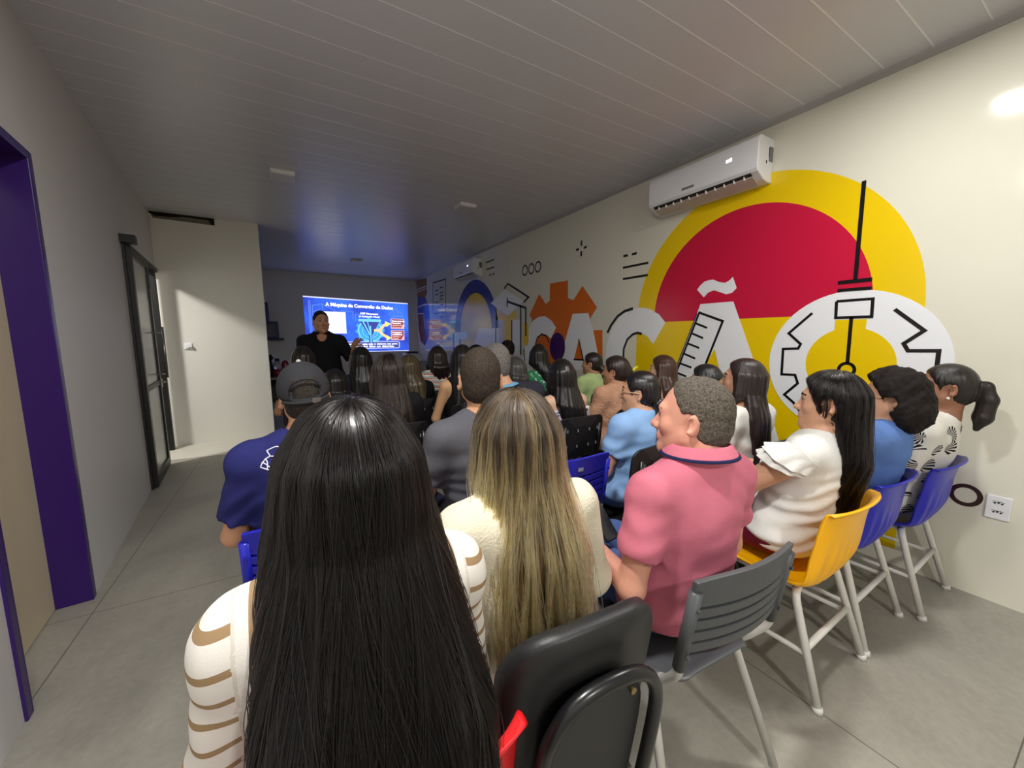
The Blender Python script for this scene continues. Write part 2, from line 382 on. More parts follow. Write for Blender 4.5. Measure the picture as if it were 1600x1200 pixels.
mural('painted_small_rings', 'black', sum([ring(c, 0.058, 0.08, 24) for c in oc], []), 1)
mural('painted_gear_shape', 'orange', [z2([(937, 360), (1012, 195), (1065, 275), (1095, 248), (1097, 115), (1238, 90), (1238, 228), (1280, 245), (1350, 132), (1465, 300), (1412, 390), (1430, 480), (1508, 478), (1508, 700), (1400, 760), (1100, 760), (960, 640), (955, 390)])], 1)
mural('painted_letter_a', 'white', [z2([(1275, 352), (1397, 345), (1440, 500), (1475, 680), (1520, 880), (1400, 880), (1360, 714), (1285, 708), (1240, 880), (1130, 880), (1183, 690), (1230, 510)])], 2)
mural('painted_letter_a_crossbar', 'white', [z2([(1262, 700), (1372, 705), (1390, 790), (1240, 790)])], 2.5)
mural('painted_letter_a_triangle', 'orange', [z2([(1323, 550), (1358, 710), (1286, 706)])], 3)
mural('painted_triangle_lines', 'black', stroke(z2([(1323, 548), (1358, 712), (1284, 708)]), 0.02), 4)
mural('painted_letter_c', 'white', [z2([(900, 760), (905, 600), (930, 470), (965, 405), (1010, 375), (1060, 370), (1110, 405), (1145, 460), (1105, 545), (1070, 515), (1035, 508), (1000, 530), (980, 600), (975, 760)])], 2)
mural('painted_letter_c_core', 'orange', [z2([(980, 690), (982, 590), (1000, 535), (1035, 510), (1070, 525), (1092, 570), (1098, 690)])], 3)
mural('painted_core_lines', 'black', stroke(z2([(982, 600), (1000, 537), (1035, 510), (1070, 525), (1092, 575)]), 0.022), 4)
mural('painted_oval', 'purple', [z2([(1157 + 60 * math.cos(k * math.pi / 16), 610 + 112 * math.sin(k * math.pi / 16)) for k in range(32)])], 4.5)
mural('painted_letter_u', 'white', [z2([(795, 402), (868, 398), (870, 690), (905, 690), (905, 560), (935, 470), (935, 800), (795, 800)])], 1.5)
mural('painted_mortarboard', 'white', [z2([(635, 270), (745, 160), (888, 252), (770, 370)])], 4)
mural('painted_mortarboard_lines', 'black', stroke(z2([(740, 156), (770, 116), (932, 222), (893, 262)]), 0.03) + stroke(z2([(765, 225), (765, 297)]), 0.03) + stroke(z2([(765, 256), (910, 306), (910, 525)]), 0.035)
      + stroke(z2([(870, 285), (870, 672)]), 0.035) + stroke(z2([(676, 305), (674, 590)]), 0.03) + stroke(z2([(800, 400), (800, 590)]), 0.03) + stroke(z2([(893, 625), (898, 690), (905, 720)]), 0.02), 6)
mural('painted_tassel', 'yellow', [z2([(893, 440), (900, 420), (922, 420), (930, 440), (930, 580), (920, 598), (902, 598), (893, 580)])], 5)
mural('painted_yellow_stem', 'yellow', [z2([(672, 305), (742, 362), (830, 330), (834, 388), (800, 398), (798, 760), (742, 760), (740, 400), (672, 400)])], 1)
bc = (6.738, 1.492)
mural('painted_blue_arch', 'blue', [circ(bc, 0.972, 0, 180, 40) + [(bc[0] - 0.972, 0.6), (bc[0] + 0.972, 0.6)]], 1)
mural('painted_arch_core', 'yellow', [circ((bc[0] - 0.03, bc[1] + 0.03), 0.70, 0, 180, 40) + [(bc[0] - 0.73, 0.6), (bc[0] + 0.67, 0.6)]], 2)
mural('painted_letter_d', 'white', [[(bc[0] - 1.0, 0.5), (bc[0] - 1.0, 1.55), (bc[0] - 0.2, 1.55), (bc[0] + 0.05, 1.2), (bc[0] + 0.05, 0.5)]], 3)
mural('painted_letter_e', 'white', [[(7.1, 0.6), (7.1, 0.75), (7.5, 0.75), (7.5, 1.0), (7.2, 1.0), (7.2, 1.12), (7.5, 1.12), (7.5, 1.36), (7.1, 1.36), (7.1, 1.5), (7.75, 1.5), (7.75, 0.6)]], 3)
mural('painted_letter_e_side', 'blue', [[(7.75, 0.6), (7.75, 1.5), (7.86, 1.44), (7.86, 0.6)]], 3)
mural('painted_pencil', 'blue', [z2([(62, 215), (122, 225), (150, 290), (158, 400), (150, 530), (120, 600), (85, 560), (70, 450), (62, 330)])], 2)
mural('painted_pencil_band', 'brown', [z2([(52, 88), (133, 72), (135, 190), (122, 226), (62, 215)])], 3)
mural('painted_pencil_core', 'wine', [z2([(66, 360), (110, 350), (128, 420), (122, 560), (95, 580), (72, 480)])], 3)
mural('painted_pencil_lines', 'cream', stroke(z2([(56, 165), (134, 135)]), 0.03) + stroke(z2([(56, 185), (134, 155)]), 0.02) + stroke(z2([(64, 300), (136, 275)]), 0.025) + stroke(z2([(66, 350), (110, 350), (122, 470)]), 0.03), 4)
mural('painted_scale_lines', 'black', stroke(z2([(183, 350), (183, 110), (282, 80), (282, 335), (246, 342)]), 0.03) + stroke(z2([(190, 352), (232, 345)]), 0.03)
      + sum([stroke(z2([(235, y), (262, y - 8)]), 0.025) for y in (150, 190, 215, 240, 285, 380, 470, 500, 545, 580)], []) + sum([stroke(z2([(200, y), (225, y - 7)]), 0.025) for y in (172, 205, 265)], []), 1)

# ------------------------------------------------------------------ projected slide on the far wall
SL = [on_y(473, 462, YF), on_y(637, 474, YF), on_y(639, 548, YF), on_y(480, 552, YF)]      # corners TL TR BR BL
def sp(u, v, lay=0):                 # slide coordinates 0..16, 0..9 (v up)
    a = u / 16; b = v / 9
    p = (SL[3] * (1 - a) + SL[2] * a) * (1 - b) + (SL[0] * (1 - a) + SL[1] * a) * b
    return (p[0], YF - 0.002 - 0.0008 * lay, p[2])
ES = 1.0
def glow(name, rgb, k=1.0):
    m = mat(name, (10, 10, 12), 0.9, emit=rgb, estr=ES * k); return m
slide = empty('projected_slide', (0, 0, 0)); tag(slide, 'bright blue projected slide glowing on the far wall behind the speaker', 'projection')
def sl(name, m, polys, lay, nsub=1):
    bm = B()
    for pts in polys: add_poly(bm, [sp(u, v, lay) for u, v in pts])
    bm.normal_update(); bmesh.ops.triangulate(bm, faces=bm.faces, ngon_method='EAR_CLIP')
    return obj(name, bm, m, slide)
G_W = glow('light_white', (250, 250, 255), 1.1)
bgm = glow('light_blue_background', (52, 84, 205)); t = NT(bgm)
tc = t.n('TexCoord'); n = t.n('TexNoise'); n.inputs['Scale'].default_value = 1.6; n.inputs['Detail'].default_value = 3; t.l(tc.outputs['Object'], n.inputs['Vector'])
rp = t.n('ValToRGB'); rp.color_ramp.elements[0].position = 0.3; rp.color_ramp.elements[0].color = lin((46, 62, 170)) + (1,); rp.color_ramp.elements[1].position = 0.7; rp.color_ramp.elements[1].color = lin((58, 112, 240)) + (1,)
t.l(n.outputs['Fac'], rp.inputs[0]); t.l(rp.outputs[0], t.b.inputs['Emission Color'])
sl('slide_background', bgm, [[(0, 0), (16, 0), (16, 9), (0, 9)]], 0)
G_EDGE = glow('light_pale_edge', (200, 204, 235)); G_LINE = glow('light_line_blue', (92, 128, 230)); G_CY = glow('light_cyan', (110, 190, 250)); G_CY2 = glow('light_mid_blue', (64, 150, 240))
G_OR = glow('light_orange', (240, 190, 140)); G_YE = glow('light_yellow', (250, 228, 120)); G_BR = glow('light_brown', (130, 62, 78)); G_PK = glow('light_peach', (236, 176, 160)); G_NV = glow('light_navy', (56, 66, 140)); G_SH = glow('light_paper', (226, 232, 255))
sl('slide_edge', G_EDGE, [[(0, 8.82), (16, 8.85), (16, 9), (0, 9)], [(0, 0), (16, 0), (16, 0.1), (0, 0.1)]], 1)
lines = []
for pts in ([(1.2, 5.2), (1.2, 7.6), (2.6, 7.9), (4.6, 6.8)], [(2.6, 7.9), (2.6, 6.9)], [(1.2, 6.6), (2.2, 7.0)], [(5.2, 7.0), (7.0, 6.9), (7.0, 5.6)], [(7.4, 5.4), (7.4, 6.5), (8.5, 6.5)],
            [(12.6, 6.6), (13.8, 7.8), (15.0, 6.9), (15.0, 6.2)], [(13.0, 6.4), (14.9, 6.5)], [(13.6, 6.5), (13.6, 7.4)], [(14.2, 6.5), (14.2, 7.5)], [(11.0, 1.9), (15.0, 2.1)], [(11.0, 1.9), (11.0, 2.6)], [(0.7, 0.9), (0.7, 8.4)], [(0.9, 0.9), (0.9, 8.4)]):
    lines += stroke(pts, 0.09)
sl('slide_line_drawing', G_LINE, lines, 1)
sl('slide_document', G_SH, [[(1.9, 3.2), (5.9, 3.2), (5.9, 6.75), (1.9, 6.75)]], 2)
gear = [(9.6 + (2.35 if k % 4 < 2 else 2.0) * math.cos(2 * math.pi * k / 48), 3.7 + (2.35 if k % 4 < 2 else 2.0) * math.sin(2 * math.pi * k / 48)) for k in range(48)]
sl('slide_gear', G_CY2, [gear], 2)
sl('slide_gear_rim', G_CY, ring((9.6, 3.7), 1.75, 2.0, 36) + ring((9.6, 3.7), 1.2, 1.3, 30), 3)
sl('slide_funnel', G_NV, [[(8.0, 5.35), (11.2, 5.35), (9.95, 2.9), (9.95, 1.7), (9.35, 1.7), (9.35, 2.9)]], 4)
sl('slide_funnel_lines', G_CY, [[(7.8, 5.3), (11.4, 5.3), (11.4, 5.75), (7.8, 5.75)]] + stroke([(8.5, 5.3), (9.5, 3.0)], 0.22) + stroke([(9.2, 5.3), (9.6, 3.4)], 0.14) + stroke([(9.65, 4.6), (9.65, 1.5)], 0.2) + stroke([(11.2, 5.35), (9.95, 2.9), (9.95, 1.7)], 0.1), 5)
arr = [[(10.3, 3.6), (11.2, 4.3), (11.7, 4.15), (12.3, 4.75), (12.55, 4.95), (12.4, 5.3), (11.9, 5.0), (11.3, 4.6)], [(10.3, 3.6), (11.3, 3.3), (11.9, 2.9), (12.4, 2.5), (12.2, 2.2), (11.6, 2.6), (11.0, 3.1)], [(10.0, 3.2), (11.4, 3.2), (11.4, 4.3), (10.4, 4.2)]]
sl('slide_arrow_band', G_OR, stroke([(10.2, 3.75), (11.2, 3.9), (11.8, 4.7), (12.3, 5.0)], 0.45) + stroke([(11.0, 3.75), (11.6, 3.1), (12.3, 2.55)], 0.45), 6)
sl('slide_arrow_head', G_YE, [[(12.05, 5.5), (13.0, 5.0), (12.15, 4.45)]], 7); sl('slide_arrow_head', G_YE, [[(12.2, 3.0), (13.05, 2.45), (12.2, 1.95)]], 7)
for k, (a, b) in enumerate(((4.15, 6.0), (2.05, 3.85))):
    sl('slide_card_edge', G_PK, [[(13.0, a), (15.25, a), (15.25, b), (13.0, b)]], 5)
    sl('slide_card', G_BR, [[(13.1, a + 0.1), (14.7, a + 0.1), (15.15, a + 0.9), (15.15, b - 0.1), (13.1, b - 0.1)]], 6)
sl('slide_note_edge', G_EDGE, [[(2.0, 0.55), (14.2, 0.55), (14.4, 0.75), (14.4, 1.6), (14.2, 1.8), (2.0, 1.8)]], 3)
sl('slide_note', G_NV, [[(2.1, 0.65), (14.15, 0.65), (14.28, 0.8), (14.28, 1.55), (14.15, 1.7), (2.1, 1.7)]], 4)
def slide_text(s, u, v, size, m, lay, name='slide_text', align='CENTER', bold=0.0, wfit=None):
    cu = bpy.data.curves.new('txt', 'FONT'); cu.body = s; cu.size = size; cu.align_x = align; cu.offset = bold; cu.resolution_u = 3
    o = bpy.data.objects.new('txt', cu); COL.objects.link(o)
    dg = bpy.context.evaluated_depsgraph_get(); me = bpy.data.meshes.new_from_object(o.evaluated_get(dg)); bpy.data.objects.remove(o); bpy.data.curves.remove(cu)
    xs = [q.co.x for q in me.vertices]; k = 1.0
    if wfit: k = wfit / (max(xs) - min(xs))
    for q in me.vertices: q.co = Vector(sp(u + q.co.x * k, v + q.co.y, lay))
    me.name = name
    return link(name, me, m, slide)
slide_text('A Máquina de Conversão de Dados', 8.25, 7.65, 0.8, G_W, 3, 'slide_title', bold=0.03, wfit=10.4)
slide_text('INEP Educacenso', 9.55, 6.55, 0.42, G_W, 6, bold=0.015, wfit=2.8)
slide_text('(A Radiografia Oficial)', 9.55, 6.05, 0.4, G_W, 6, bold=0.01, wfit=3.3)
for (a, lines_) in ((5.45, ('Determinístico', 'Financeiro', 'repasses e cálculo', 'de recursos')), (3.35, ('Pedagógico', 'Indicadores', 'qualidade e', 'avaliação'))):
    for k, s in enumerate(lines_): slide_text(s, 13.2, a - 0.38 * k, 0.36 if k < 2 else 0.3, G_W if k < 2 else G_PK, 8, align='LEFT', bold=0.012)
slide_text('O Censo é a ferramenta exata que o sistema usa para', 8.3, 1.25, 0.45, G_W, 6, bold=0.012, wfit=11.4)
slide_text('ver e pensar o que foi dito ao distrito.', 8.3, 0.8, 0.45, G_W, 6, bold=0.012, wfit=10.4)

# ------------------------------------------------------------------ ceiling lamps
M_WPL = mat('white_plastic', (226, 226, 226), 0.35); M_DIFF = mat('lamp_diffuser_off', (214, 212, 208), 0.4)
M_LON = mat('lamp_diffuser_lit', (240, 238, 230), 0.4, emit=(255, 246, 228), estr=14)
def lamp(x, y, label, on=0.0):
    r = empty('ceiling_lamp', (x, y, ZC)); tag(r, label, 'lamp', 'square ceiling lamps')
    bm = B(); add_box(bm, (0, 0, -0.018), (0.20, 0.20, 0.036)); obj('lamp_body', bm, M_WPL, r, bevel=0.006)
    bm = B(); add_box(bm, (0, 0, -0.038), (0.176, 0.176, 0.006)); obj('diffuser', bm, M_LON if on else M_DIFF, r, bevel=0.002)
    if on: area('lamp_light', (0, 0, -0.05), 0.18, on, (1.0, 0.985, 0.955), parent=r)
    return r
p = on_z(442, 276, ZC - .03); lamp(p[0], p[1], 'square white ceiling lamp switched off above the purple doorway side of the room')
p = on_z(727, 325, ZC - .03); lamp(p[0], p[1], 'square white ceiling lamp switched off in the middle of the ceiling')
p = on_z(557, 409, ZC - .03); lamp(p[0], p[1], 'square white ceiling lamp farthest away, just before the projected slide')
for i, (x, y, e) in enumerate(LAMPS): lamp(x, y, ('lit square ceiling lamp over the row of yellow and blue shell chairs', 'lit square ceiling lamp right above the woman with very long black hair', 'lit square ceiling lamp behind the back row of seats')[i], e)

# ------------------------------------------------------------------ air conditioners
M_AC = mat('ac_white_plastic', (232, 233, 236), 0.3); M_ACG = mat('ac_dark_slot', (36, 34, 34), 0.6); M_ACF = mat('ac_flap', (196, 186, 174), 0.4)
def aircon(y0, y1, z0, z1, label):
    r = empty('air_conditioner', (XR, (y0 + y1) / 2, z0)); tag(r, label, 'air conditioner', 'split air conditioners on the mural wall')
    L = y1 - y0; H = z1 - z0; D = 0.20
    prof = [(0, H), (-D * 0.86, H), (-D * 0.97, H - 0.02), (-D, H - 0.05), (-D, 0.075), (-D * 0.93, 0.055), (-D * 0.55, 0.012), (-D * 0.3, 0), (0, 0)]
    bm = B(); add_prism(bm, [(x, -L / 2, z) for x, z in prof], (0, L, 0)); obj('casing', bm, M_AC, r, bevel=0.008, seg=3)
    bm = B(); add_prism(bm, [(-D * 0.945, -L / 2 + 0.05, 0.052), (-D * 0.66, -L / 2 + 0.05, 0.016), (-D * 0.68, -L / 2 + 0.05, 0.012), (-D * 0.965, -L / 2 + 0.05, 0.05)], (0, L - 0.1, 0)); obj('air_slot', bm, M_ACG, r)
    for k in range(11):
        bm = B(); add_box(bm, (-D * 0.84, -L / 2 + 0.1 + k * (L - 0.2) / 10, 0.034), (0.03, 0.006, 0.026)); obj('louver', bm, M_AC, r)
    bm = B(); add_prism(bm, [(-D * 0.86, -L / 2 + 0.045, 0.028), (-D * 0.42, -L / 2 + 0.045, -0.012), (-D * 0.40, -L / 2 + 0.045, -0.008), (-D * 0.84, -L / 2 + 0.045, 0.034)], (0, L - 0.09, 0)); obj('flap', bm, M_ACF, r, bevel=0.002)
    box('badge', (-D - 0.002, 0.02, 0.10), (-D + 0.002, 0.13, 0.118), mat('ac_badge_grey', (120, 122, 126), 0.4), r)
    bm = B(); add_box(bm, (-D - 0.001, -L / 2 + 0.22, 0.19), (0.003, 0.018, 0.018)); add_box(bm, (-D - 0.001, -L / 2 + 0.196, 0.192), (0.003, 0.014, 0.022)); obj('display', bm, mat('ac_display', (230, 240, 255), 0.4, emit=(225, 238, 255), estr=2.0), r)
    bm = B(); add_box(bm, (-0.035, -L / 2 - 0.001, 0.19), (0.05, 0.002, 0.10)); obj('sticker', bm, mat('ac_sticker', (120, 120, 122), 0.5), r)
    bm = B(); add_box(bm, (-0.09, -L / 2 - 0.001, 0.13), (0.012, 0.002, 0.02)); add_box(bm, (-0.06, -L / 2 - 0.001, 0.20), (0.008, 0.002, 0.06)); obj('side_marking', bm, M_ACG, r)
    return r
aircon(1.575, 2.515, 2.50, 2.80, 'white split air conditioner above the big yellow and red painted arch')
aircon(6.35, 7.25, 2.49, 2.79, 'white split air conditioner above the blue painted arch, farther from the camera')

# ------------------------------------------------------------------ small wall fixtures
M_SW = mat('switch_white', (236, 236, 238), 0.3)
def plate(name, loc, rz, w, h, label, cat, kind):
    r = empty(name, loc, rz); tag(r, label, cat)
    bm = B(); add_box(bm, (0, -0.005, 0), (w, 0.012, h)); obj('cover_plate', bm, M_SW, r, bevel=0.005, seg=3)
    if kind == 'outlet':
        for z in (-0.024, 0.024):
            bm = B()
            for x in (-0.012, 0, 0.012): add_tube(bm, [(x, -0.0135, z + (0.003 if x == 0 else 0)), (x, -0.0105, z + (0.003 if x == 0 else 0))], 0.0042, 8)
            add_box(bm, (0, -0.0118, z + 0.008), (0.04, 0.001, 0.002)); obj('socket', bm, mat('socket_black', (30, 30, 30), 0.6), r)
    else:
        bm = B(); add_box(bm, (-0.004, -0.02, 0), (0.035, 0.022, 0.05)); obj('rocker', bm, M_SW, r, bevel=0.004)
        bm = B(); add_tube(bm, [(0.03, -0.01, 0.0), (0.03, -0.045, 0.0)], 0.017, 14); obj('knob', bm, M_SW, r, smooth=False, bevel=0.003)
    return r
q = on_x(1560, 793); plate('power_outlet', (XR - 0.001, q[1], q[2]), -math.pi / 2, 0.085, 0.125, 'white double power outlet low on the mural wall beside a dark painted ring', 'outlet', 'outlet')
q = on_y(294, 541, YP); plate('light_switch', (q[0], YP - 0.001, q[2]), 0, 0.085, 0.085, 'white light switch with round knob on the cream partition', 'switch', 'switch')

# ------------------------------------------------------------------ wall shelf, side table and refreshments behind the partition
M_BLUEF = mat('blue_frame_paint', (24, 30, 110), 0.4); M_SHELF = mat('black_shelf', (24, 24, 30), 0.5)
s0 = on_y(413, 530, YF); s1 = on_y(444, 531, YF)
tag(box('wall_shelf', (-0.75, YF - 0.2, s0[2] - 0.02), (s1[0], YF, s0[2] + 0.02), M_SHELF, bevel=0.004), 'thin black shelf fixed to the far wall beside the partition', 'shelf')
def sq_frame(name, x0, x1, z0, z1, label):
    r = empty(name, ((x0 + x1) / 2, YF - 0.09, z0)); tag(r, label, 'cube shelf', 'blue cube frames')
    w_, h_ = x1 - x0, z1 - z0; bm = B()
    for x in (-w_ / 2 + 0.02, w_ / 2 - 0.02): add_box(bm, (x, 0, h_ / 2), (0.04, 0.17, h_))
    for z in (0.02, h_ - 0.02): add_box(bm, (0, 0, z), (w_ - 0.08, 0.17, 0.04))
    obj('cube_frame', bm, M_BLUEF, r, bevel=0.003)
    bm = B(); add_box(bm, (0, 0.082, h_ / 2), (w_ - 0.08, 0.006, h_ - 0.08)); obj('back_panel', bm, mat('grey_back_panel', (150, 148, 152), 0.6), r)
zt = s0[2] + 0.02
a = on_y(414, 503, YF); b = on_y(433, 503, YF); sq_frame('cube_shelf', a[0] - 0.02, b[0] + 0.02, zt, a[2] + 0.01, 'blue square frame standing on the black wall shelf')
c = on_y(417, 473, YF); sq_frame('cube_shelf', -0.72, c[0] + 0.02, a[2] + 0.012, c[2], 'blue square frame stacked above the shelf, half hidden by the partition')
TY = 7.15; TZ = 0.79
tr = empty('side_table', (-0.42, TY, 0)); tag(tr, 'dark side table behind the partition holding the coffee flask', 'table')
M_DK = mat('dark_wood_table', (46, 40, 38), 0.5, var=0.15, vscale=8)
bm = B(); add_box(bm, (0, 0, TZ - 0.015), (1.15, 0.55, 0.03)); obj('tabletop', bm, mat('grey_tabletop', (120, 112, 108), 0.4), tr, bevel=0.003)
for sx in (-0.53, 0.53):
    for sy in (-0.23, 0.23):
        bm = B(); add_box(bm, (sx, sy, (TZ - 0.03) / 2), (0.04, 0.04, TZ - 0.03)); obj('leg', bm, M_DK, tr)
bm = B(); add_box(bm, (0, 0.22, 0.55), (1.04, 0.02, 0.42)); obj('back_panel', bm, M_DK, tr)
q = on_y(421, 575, TY - 0.05)
th = empty('coffee_flask', (q[0] - 0.02, TY - 0.05, TZ)); tag(th, 'black coffee flask with pale stripe at the edge of the partition', 'flask')
bm = B(); add_lathe(bm, (0, 0, 0), [(0.07, 0), (0.075, 0.01), (0.075, 0.22), (0.06, 0.27)]); obj('body', bm, mat('black_gloss_plastic', (22, 20, 26), 0.25), th, smooth=True)
bm = B(); add_lathe(bm, (0, 0, 0.27), [(0.075, 0), (0.085, 0.015), (0.085, 0.06), (0.06, 0.08)]); obj('lid', bm, MATS['black_gloss_plastic'], th, smooth=True)
bm = B(); add_box(bm, (0.02, -0.075, 0.13), (0.022, 0.012, 0.24)); obj('stripe', bm, mat('pale_stripe', (214, 208, 190), 0.4), th)
M_RJ = mat('red_juice', (120, 14, 40), 0.2, coat=0.3)
q = on_y(434, 575, TY - 0.1)
jg = empty('juice_jug', (q[0], TY - 0.1, TZ)); tag(jg, 'clear jug half full of red juice beside the coffee flask', 'jug')
bm = B(); add_lathe(bm, (0, 0, 0), [(0.05, 0), (0.06, 0.01), (0.062, 0.12), (0.0, 0.12)]); obj('juice', bm, M_RJ, jg, smooth=True)
bm = B(); add_lathe(bm, (0, 0, 0.121), [(0.063, 0), (0.06, 0.05), (0.04, 0.1), (0.03, 0.13)]); obj('glass_neck', bm, mat('clear_plastic', (200, 196, 200), 0.15, trans=0.7), jg, smooth=True)
bm = B(); add_lathe(bm, (0, 0, 0.25), [(0.032, 0), (0.034, 0.025), (0.02, 0.04)]); obj('cap', bm, MATS['black_gloss_plastic'], jg, smooth=True)
q = on_y(446, 572, TY)
bm = B(); add_lathe(bm, (q[0], TY, TZ), [(0.05, 0), (0.055, 0.01), (0.056, 0.19), (0.045, 0.23), (0.02, 0.25)]); tag(obj('juice_bottle', bm, mat('dark_red_bottle', (112, 16, 44), 0.25), smooth=True), 'dark red bottle standing right of the clear juice jug', 'bottle')
# device on a stand near the far corner of the mural wall
q = on_y(662, 560, 9.6)
dv = empty('desktop_printer', (2.72, 9.6, 0.0)); tag(dv, 'pale desk with a small white machine in the far corner by the mural', 'machine')
bm = B(); add_box(bm, (0, 0, 0.4), (0.7, 0.5, 0.8)); obj('cabinet', bm, mat('grey_cabinet', (150, 150, 155), 0.5), dv, bevel=0.01)
bm = B(); add_box(bm, (0, -0.02, 0.9), (0.42, 0.36, 0.2)); obj('body', bm, mat('white_machine', (205, 205, 208), 0.4), dv, bevel=0.03, seg=3)
bm = B(); add_box(bm, (-0.02, -0.02, 1.02), (0.28, 0.24, 0.05)); obj('lid', bm, M_SHELF, dv, bevel=0.015)

# ------------------------------------------------------------------ chairs
def rrect(w_, h_, r, n=5):
    out = []
    for cx, cy, a in ((w_ / 2 - r, h_ / 2 - r, 0), (-w_ / 2 + r, h_ / 2 - r, 90), (-w_ / 2 + r, -h_ / 2 + r, 180), (w_ / 2 - r, -h_ / 2 + r, 270)):
        for k in range(n + 1):
            t = math.radians(a + 90 * k / n); out.append((cx + r * math.cos(t), cy + r * math.sin(t)))
    return out
def grid_mesh(name, f, nu, nv, m, parent, thick=0.0, sub=0, closed_u=False):
    vs = [f(i / (nu - 1 if not closed_u else nu), j / (nv - 1)) for j in range(nv) for i in range(nu)]
    fs = []
    for j in range(nv - 1):
        for i in range(nu if closed_u else nu - 1):
            i2 = (i + 1) % nu
            fs.append((j * nu + i, j * nu + i2, (j + 1) * nu + i2, (j + 1) * nu + i))
    me = bpy.data.meshes.new(name); me.from_pydata([tuple(v) for v in vs], [], fs); me.update()
    o = link(name, me, m, parent, True)
    if thick:
        md = o.modifiers.new('thickness', 'SOLIDIFY'); md.thickness = thick; md.offset = 0
    if sub:
        md = o.modifiers.new('smooth', 'SUBSURF'); md.levels = sub; md.render_levels = sub
    return o
M_WHT = mat('white_tube_paint', (214, 212, 206), 0.35, bump=0.05, bscale=60)
M_GRT = mat('pale_grey_tube_paint', (186, 184, 178), 0.35, bump=0.05, bscale=60)
M_BKT = mat('black_tube_paint', (20, 20, 22), 0.28)
P_BLUE = mat('blue_plastic', (30, 34, 176), 0.32, bump=0.03, bscale=200); P_GREY = mat('charcoal_plastic', (74, 77, 80), 0.42, bump=0.06, bscale=260)
P_YEL = mat('yellow_plastic', (252, 184, 12), 0.32, bump=0.03, bscale=200, sub=0.0); P_RED = mat('red_plastic', (206, 22, 30), 0.32)
P_BLK = mat('black_plastic', (24, 24, 27), 0.4, bump=0.06, bscale=240); P_VIN = mat('black_vinyl', (26, 27, 29), 0.42, bump=0.12, bscale=420)
M_BOLT = mat('brass_bolt', (170, 150, 100), 0.35, metal=1.0)
def slat_chair(loc, rz, pl, tubem, label, group=None, ztop=0.80, maker=True):
    r = empty('slatted_chair', loc, rz); tag(r, label, 'chair', group)
    W2 = 0.205
    def by(x, z): return -0.215 - 0.16 * (z - 0.50) - 0.035 * (1 - (x / W2) ** 2)
    # curved plastic back with four slots
    bm = B(); n = 14
    def strip(z0, z1, x0=-W2, x1=W2, th=0.016):
        rows = []
        for i in range(n + 1):
            x = x0 + (x1 - x0) * i / n
            top = 0.012 * (1 - (abs(x) / W2) ** 4) if z1 >= ztop - 0.001 else 0
            rows.append([bm.verts.new((x, by(x, z) + dy, z + (top if z == z1 else 0))) for z, dy in ((z0, 0), (z1, 0), (z1, -th), (z0, -th))])
        for a, b in zip(rows, rows[1:]):
            for k in range(4): bm.faces.new((a[k], a[(k + 1) % 4], b[(k + 1) % 4], b[k]))
        bm.faces.new(rows[0][::-1]); bm.faces.new(rows[-1])
    strip(ztop - 0.075, ztop)
    for k in range(4):
        z1 = ztop - 0.083 - 0.036 * k; strip(z1 - 0.028, z1)
    zb = ztop - 0.083 - 0.036 * 3 - 0.028
    for k in range(4):
        z1 = ztop - 0.072 - 0.036 * k; strip(z1 - 0.013, z1, th=0.007)
    obj('backrest', bm, pl, r, smooth=False, bevel=0.003)
    for s in (-1, 1):
        bm = B(); x = s * (W2 - 0.006)
        add_tube(bm, [(x, by(x, zb - 0.05) - 0.010, zb - 0.05), (x, by(x, ztop - 0.03) - 0.010, ztop - 0.03)], 0.0165, 12)
        obj('back_socket', bm, pl, r, smooth=True)
        for z in (zb + 0.0, ztop - 0.075):
            bm = B(); add_tube(bm, [(x, by(x, z) - 0.024, z), (x, by(x, z) - 0.032, z)], 0.006, 8); obj('bolt', bm, pl, r)
    bm = B()
    xs = 0.0; zz = ztop - 0.04
    for i in (-2, -1, 0, 1, 2): add_box(bm, (i * 0.006, by(i * 0.006, zz) - 0.0166, zz), (0.0055, 0.001, 0.016))
    if maker: obj('maker_label', bm, mat('pale_print', (150, 152, 170), 0.5), r)
    else: bm.free()
    # seat: dished plastic with rolled front
    def seat(u, v):
        x = (u - 0.5) * 2; y = -0.215 + 0.43 * v
        ww = 0.20 * (1 - 0.10 * (2 * v - 1) ** 2) * (1 - 0.25 * max(0, 0.15 - v) / 0.15)
        z = 0.437 - 0.014 * (1 - x * x) * (1 - (2 * v - 1) ** 2) - 0.05 * max(0, (v - 0.82) / 0.18) ** 2 + 0.02 * max(0, (0.15 - v) / 0.15) ** 2 - 0.012 * abs(x) ** 6
        return (x * ww, y, z)
    grid_mesh('seat', seat, 13, 15, pl, r, 0.012, 1)
    rt = 0.0135
    for s in (-1, 1):
        x = s * (W2 - 0.006)
        bm = B(); add_tube(bm, fillet([(s * 0.165, 0.16, 0.412), (s * 0.168, -0.16, 0.412), (x, by(x, zb - 0.06) - 0.010, zb - 0.07), (x, by(x, zb) - 0.010, zb - 0.01)], 0.05), rt, 12)
        obj('side_tube', bm, tubem, r, smooth=True)
        bm = B(); add_tube(bm, fillet([(s * 0.15, -0.07, 0.405), (s * 0.185, -0.13, 0.40), (s * 0.235, -0.27, 0.012)], 0.05), rt, 12)
        add_tube(bm, [(s * 0.234, -0.266, 0.022), (s * 0.2355, -0.271, 0.0)], 0.017, 10)
        obj('leg', bm, tubem, r, smooth=True)
        bm = B(); add_tube(bm, fillet([(s * 0.15, 0.04, 0.405), (s * 0.18, 0.12, 0.40), (s * 0.215, 0.23, 0.012)], 0.05), rt, 12)
        add_tube(bm, [(s * 0.214, 0.227, 0.022), (s * 0.2155, 0.231, 0.0)], 0.017, 10)
        obj('leg', bm, tubem, r, smooth=True)
    bm = B()
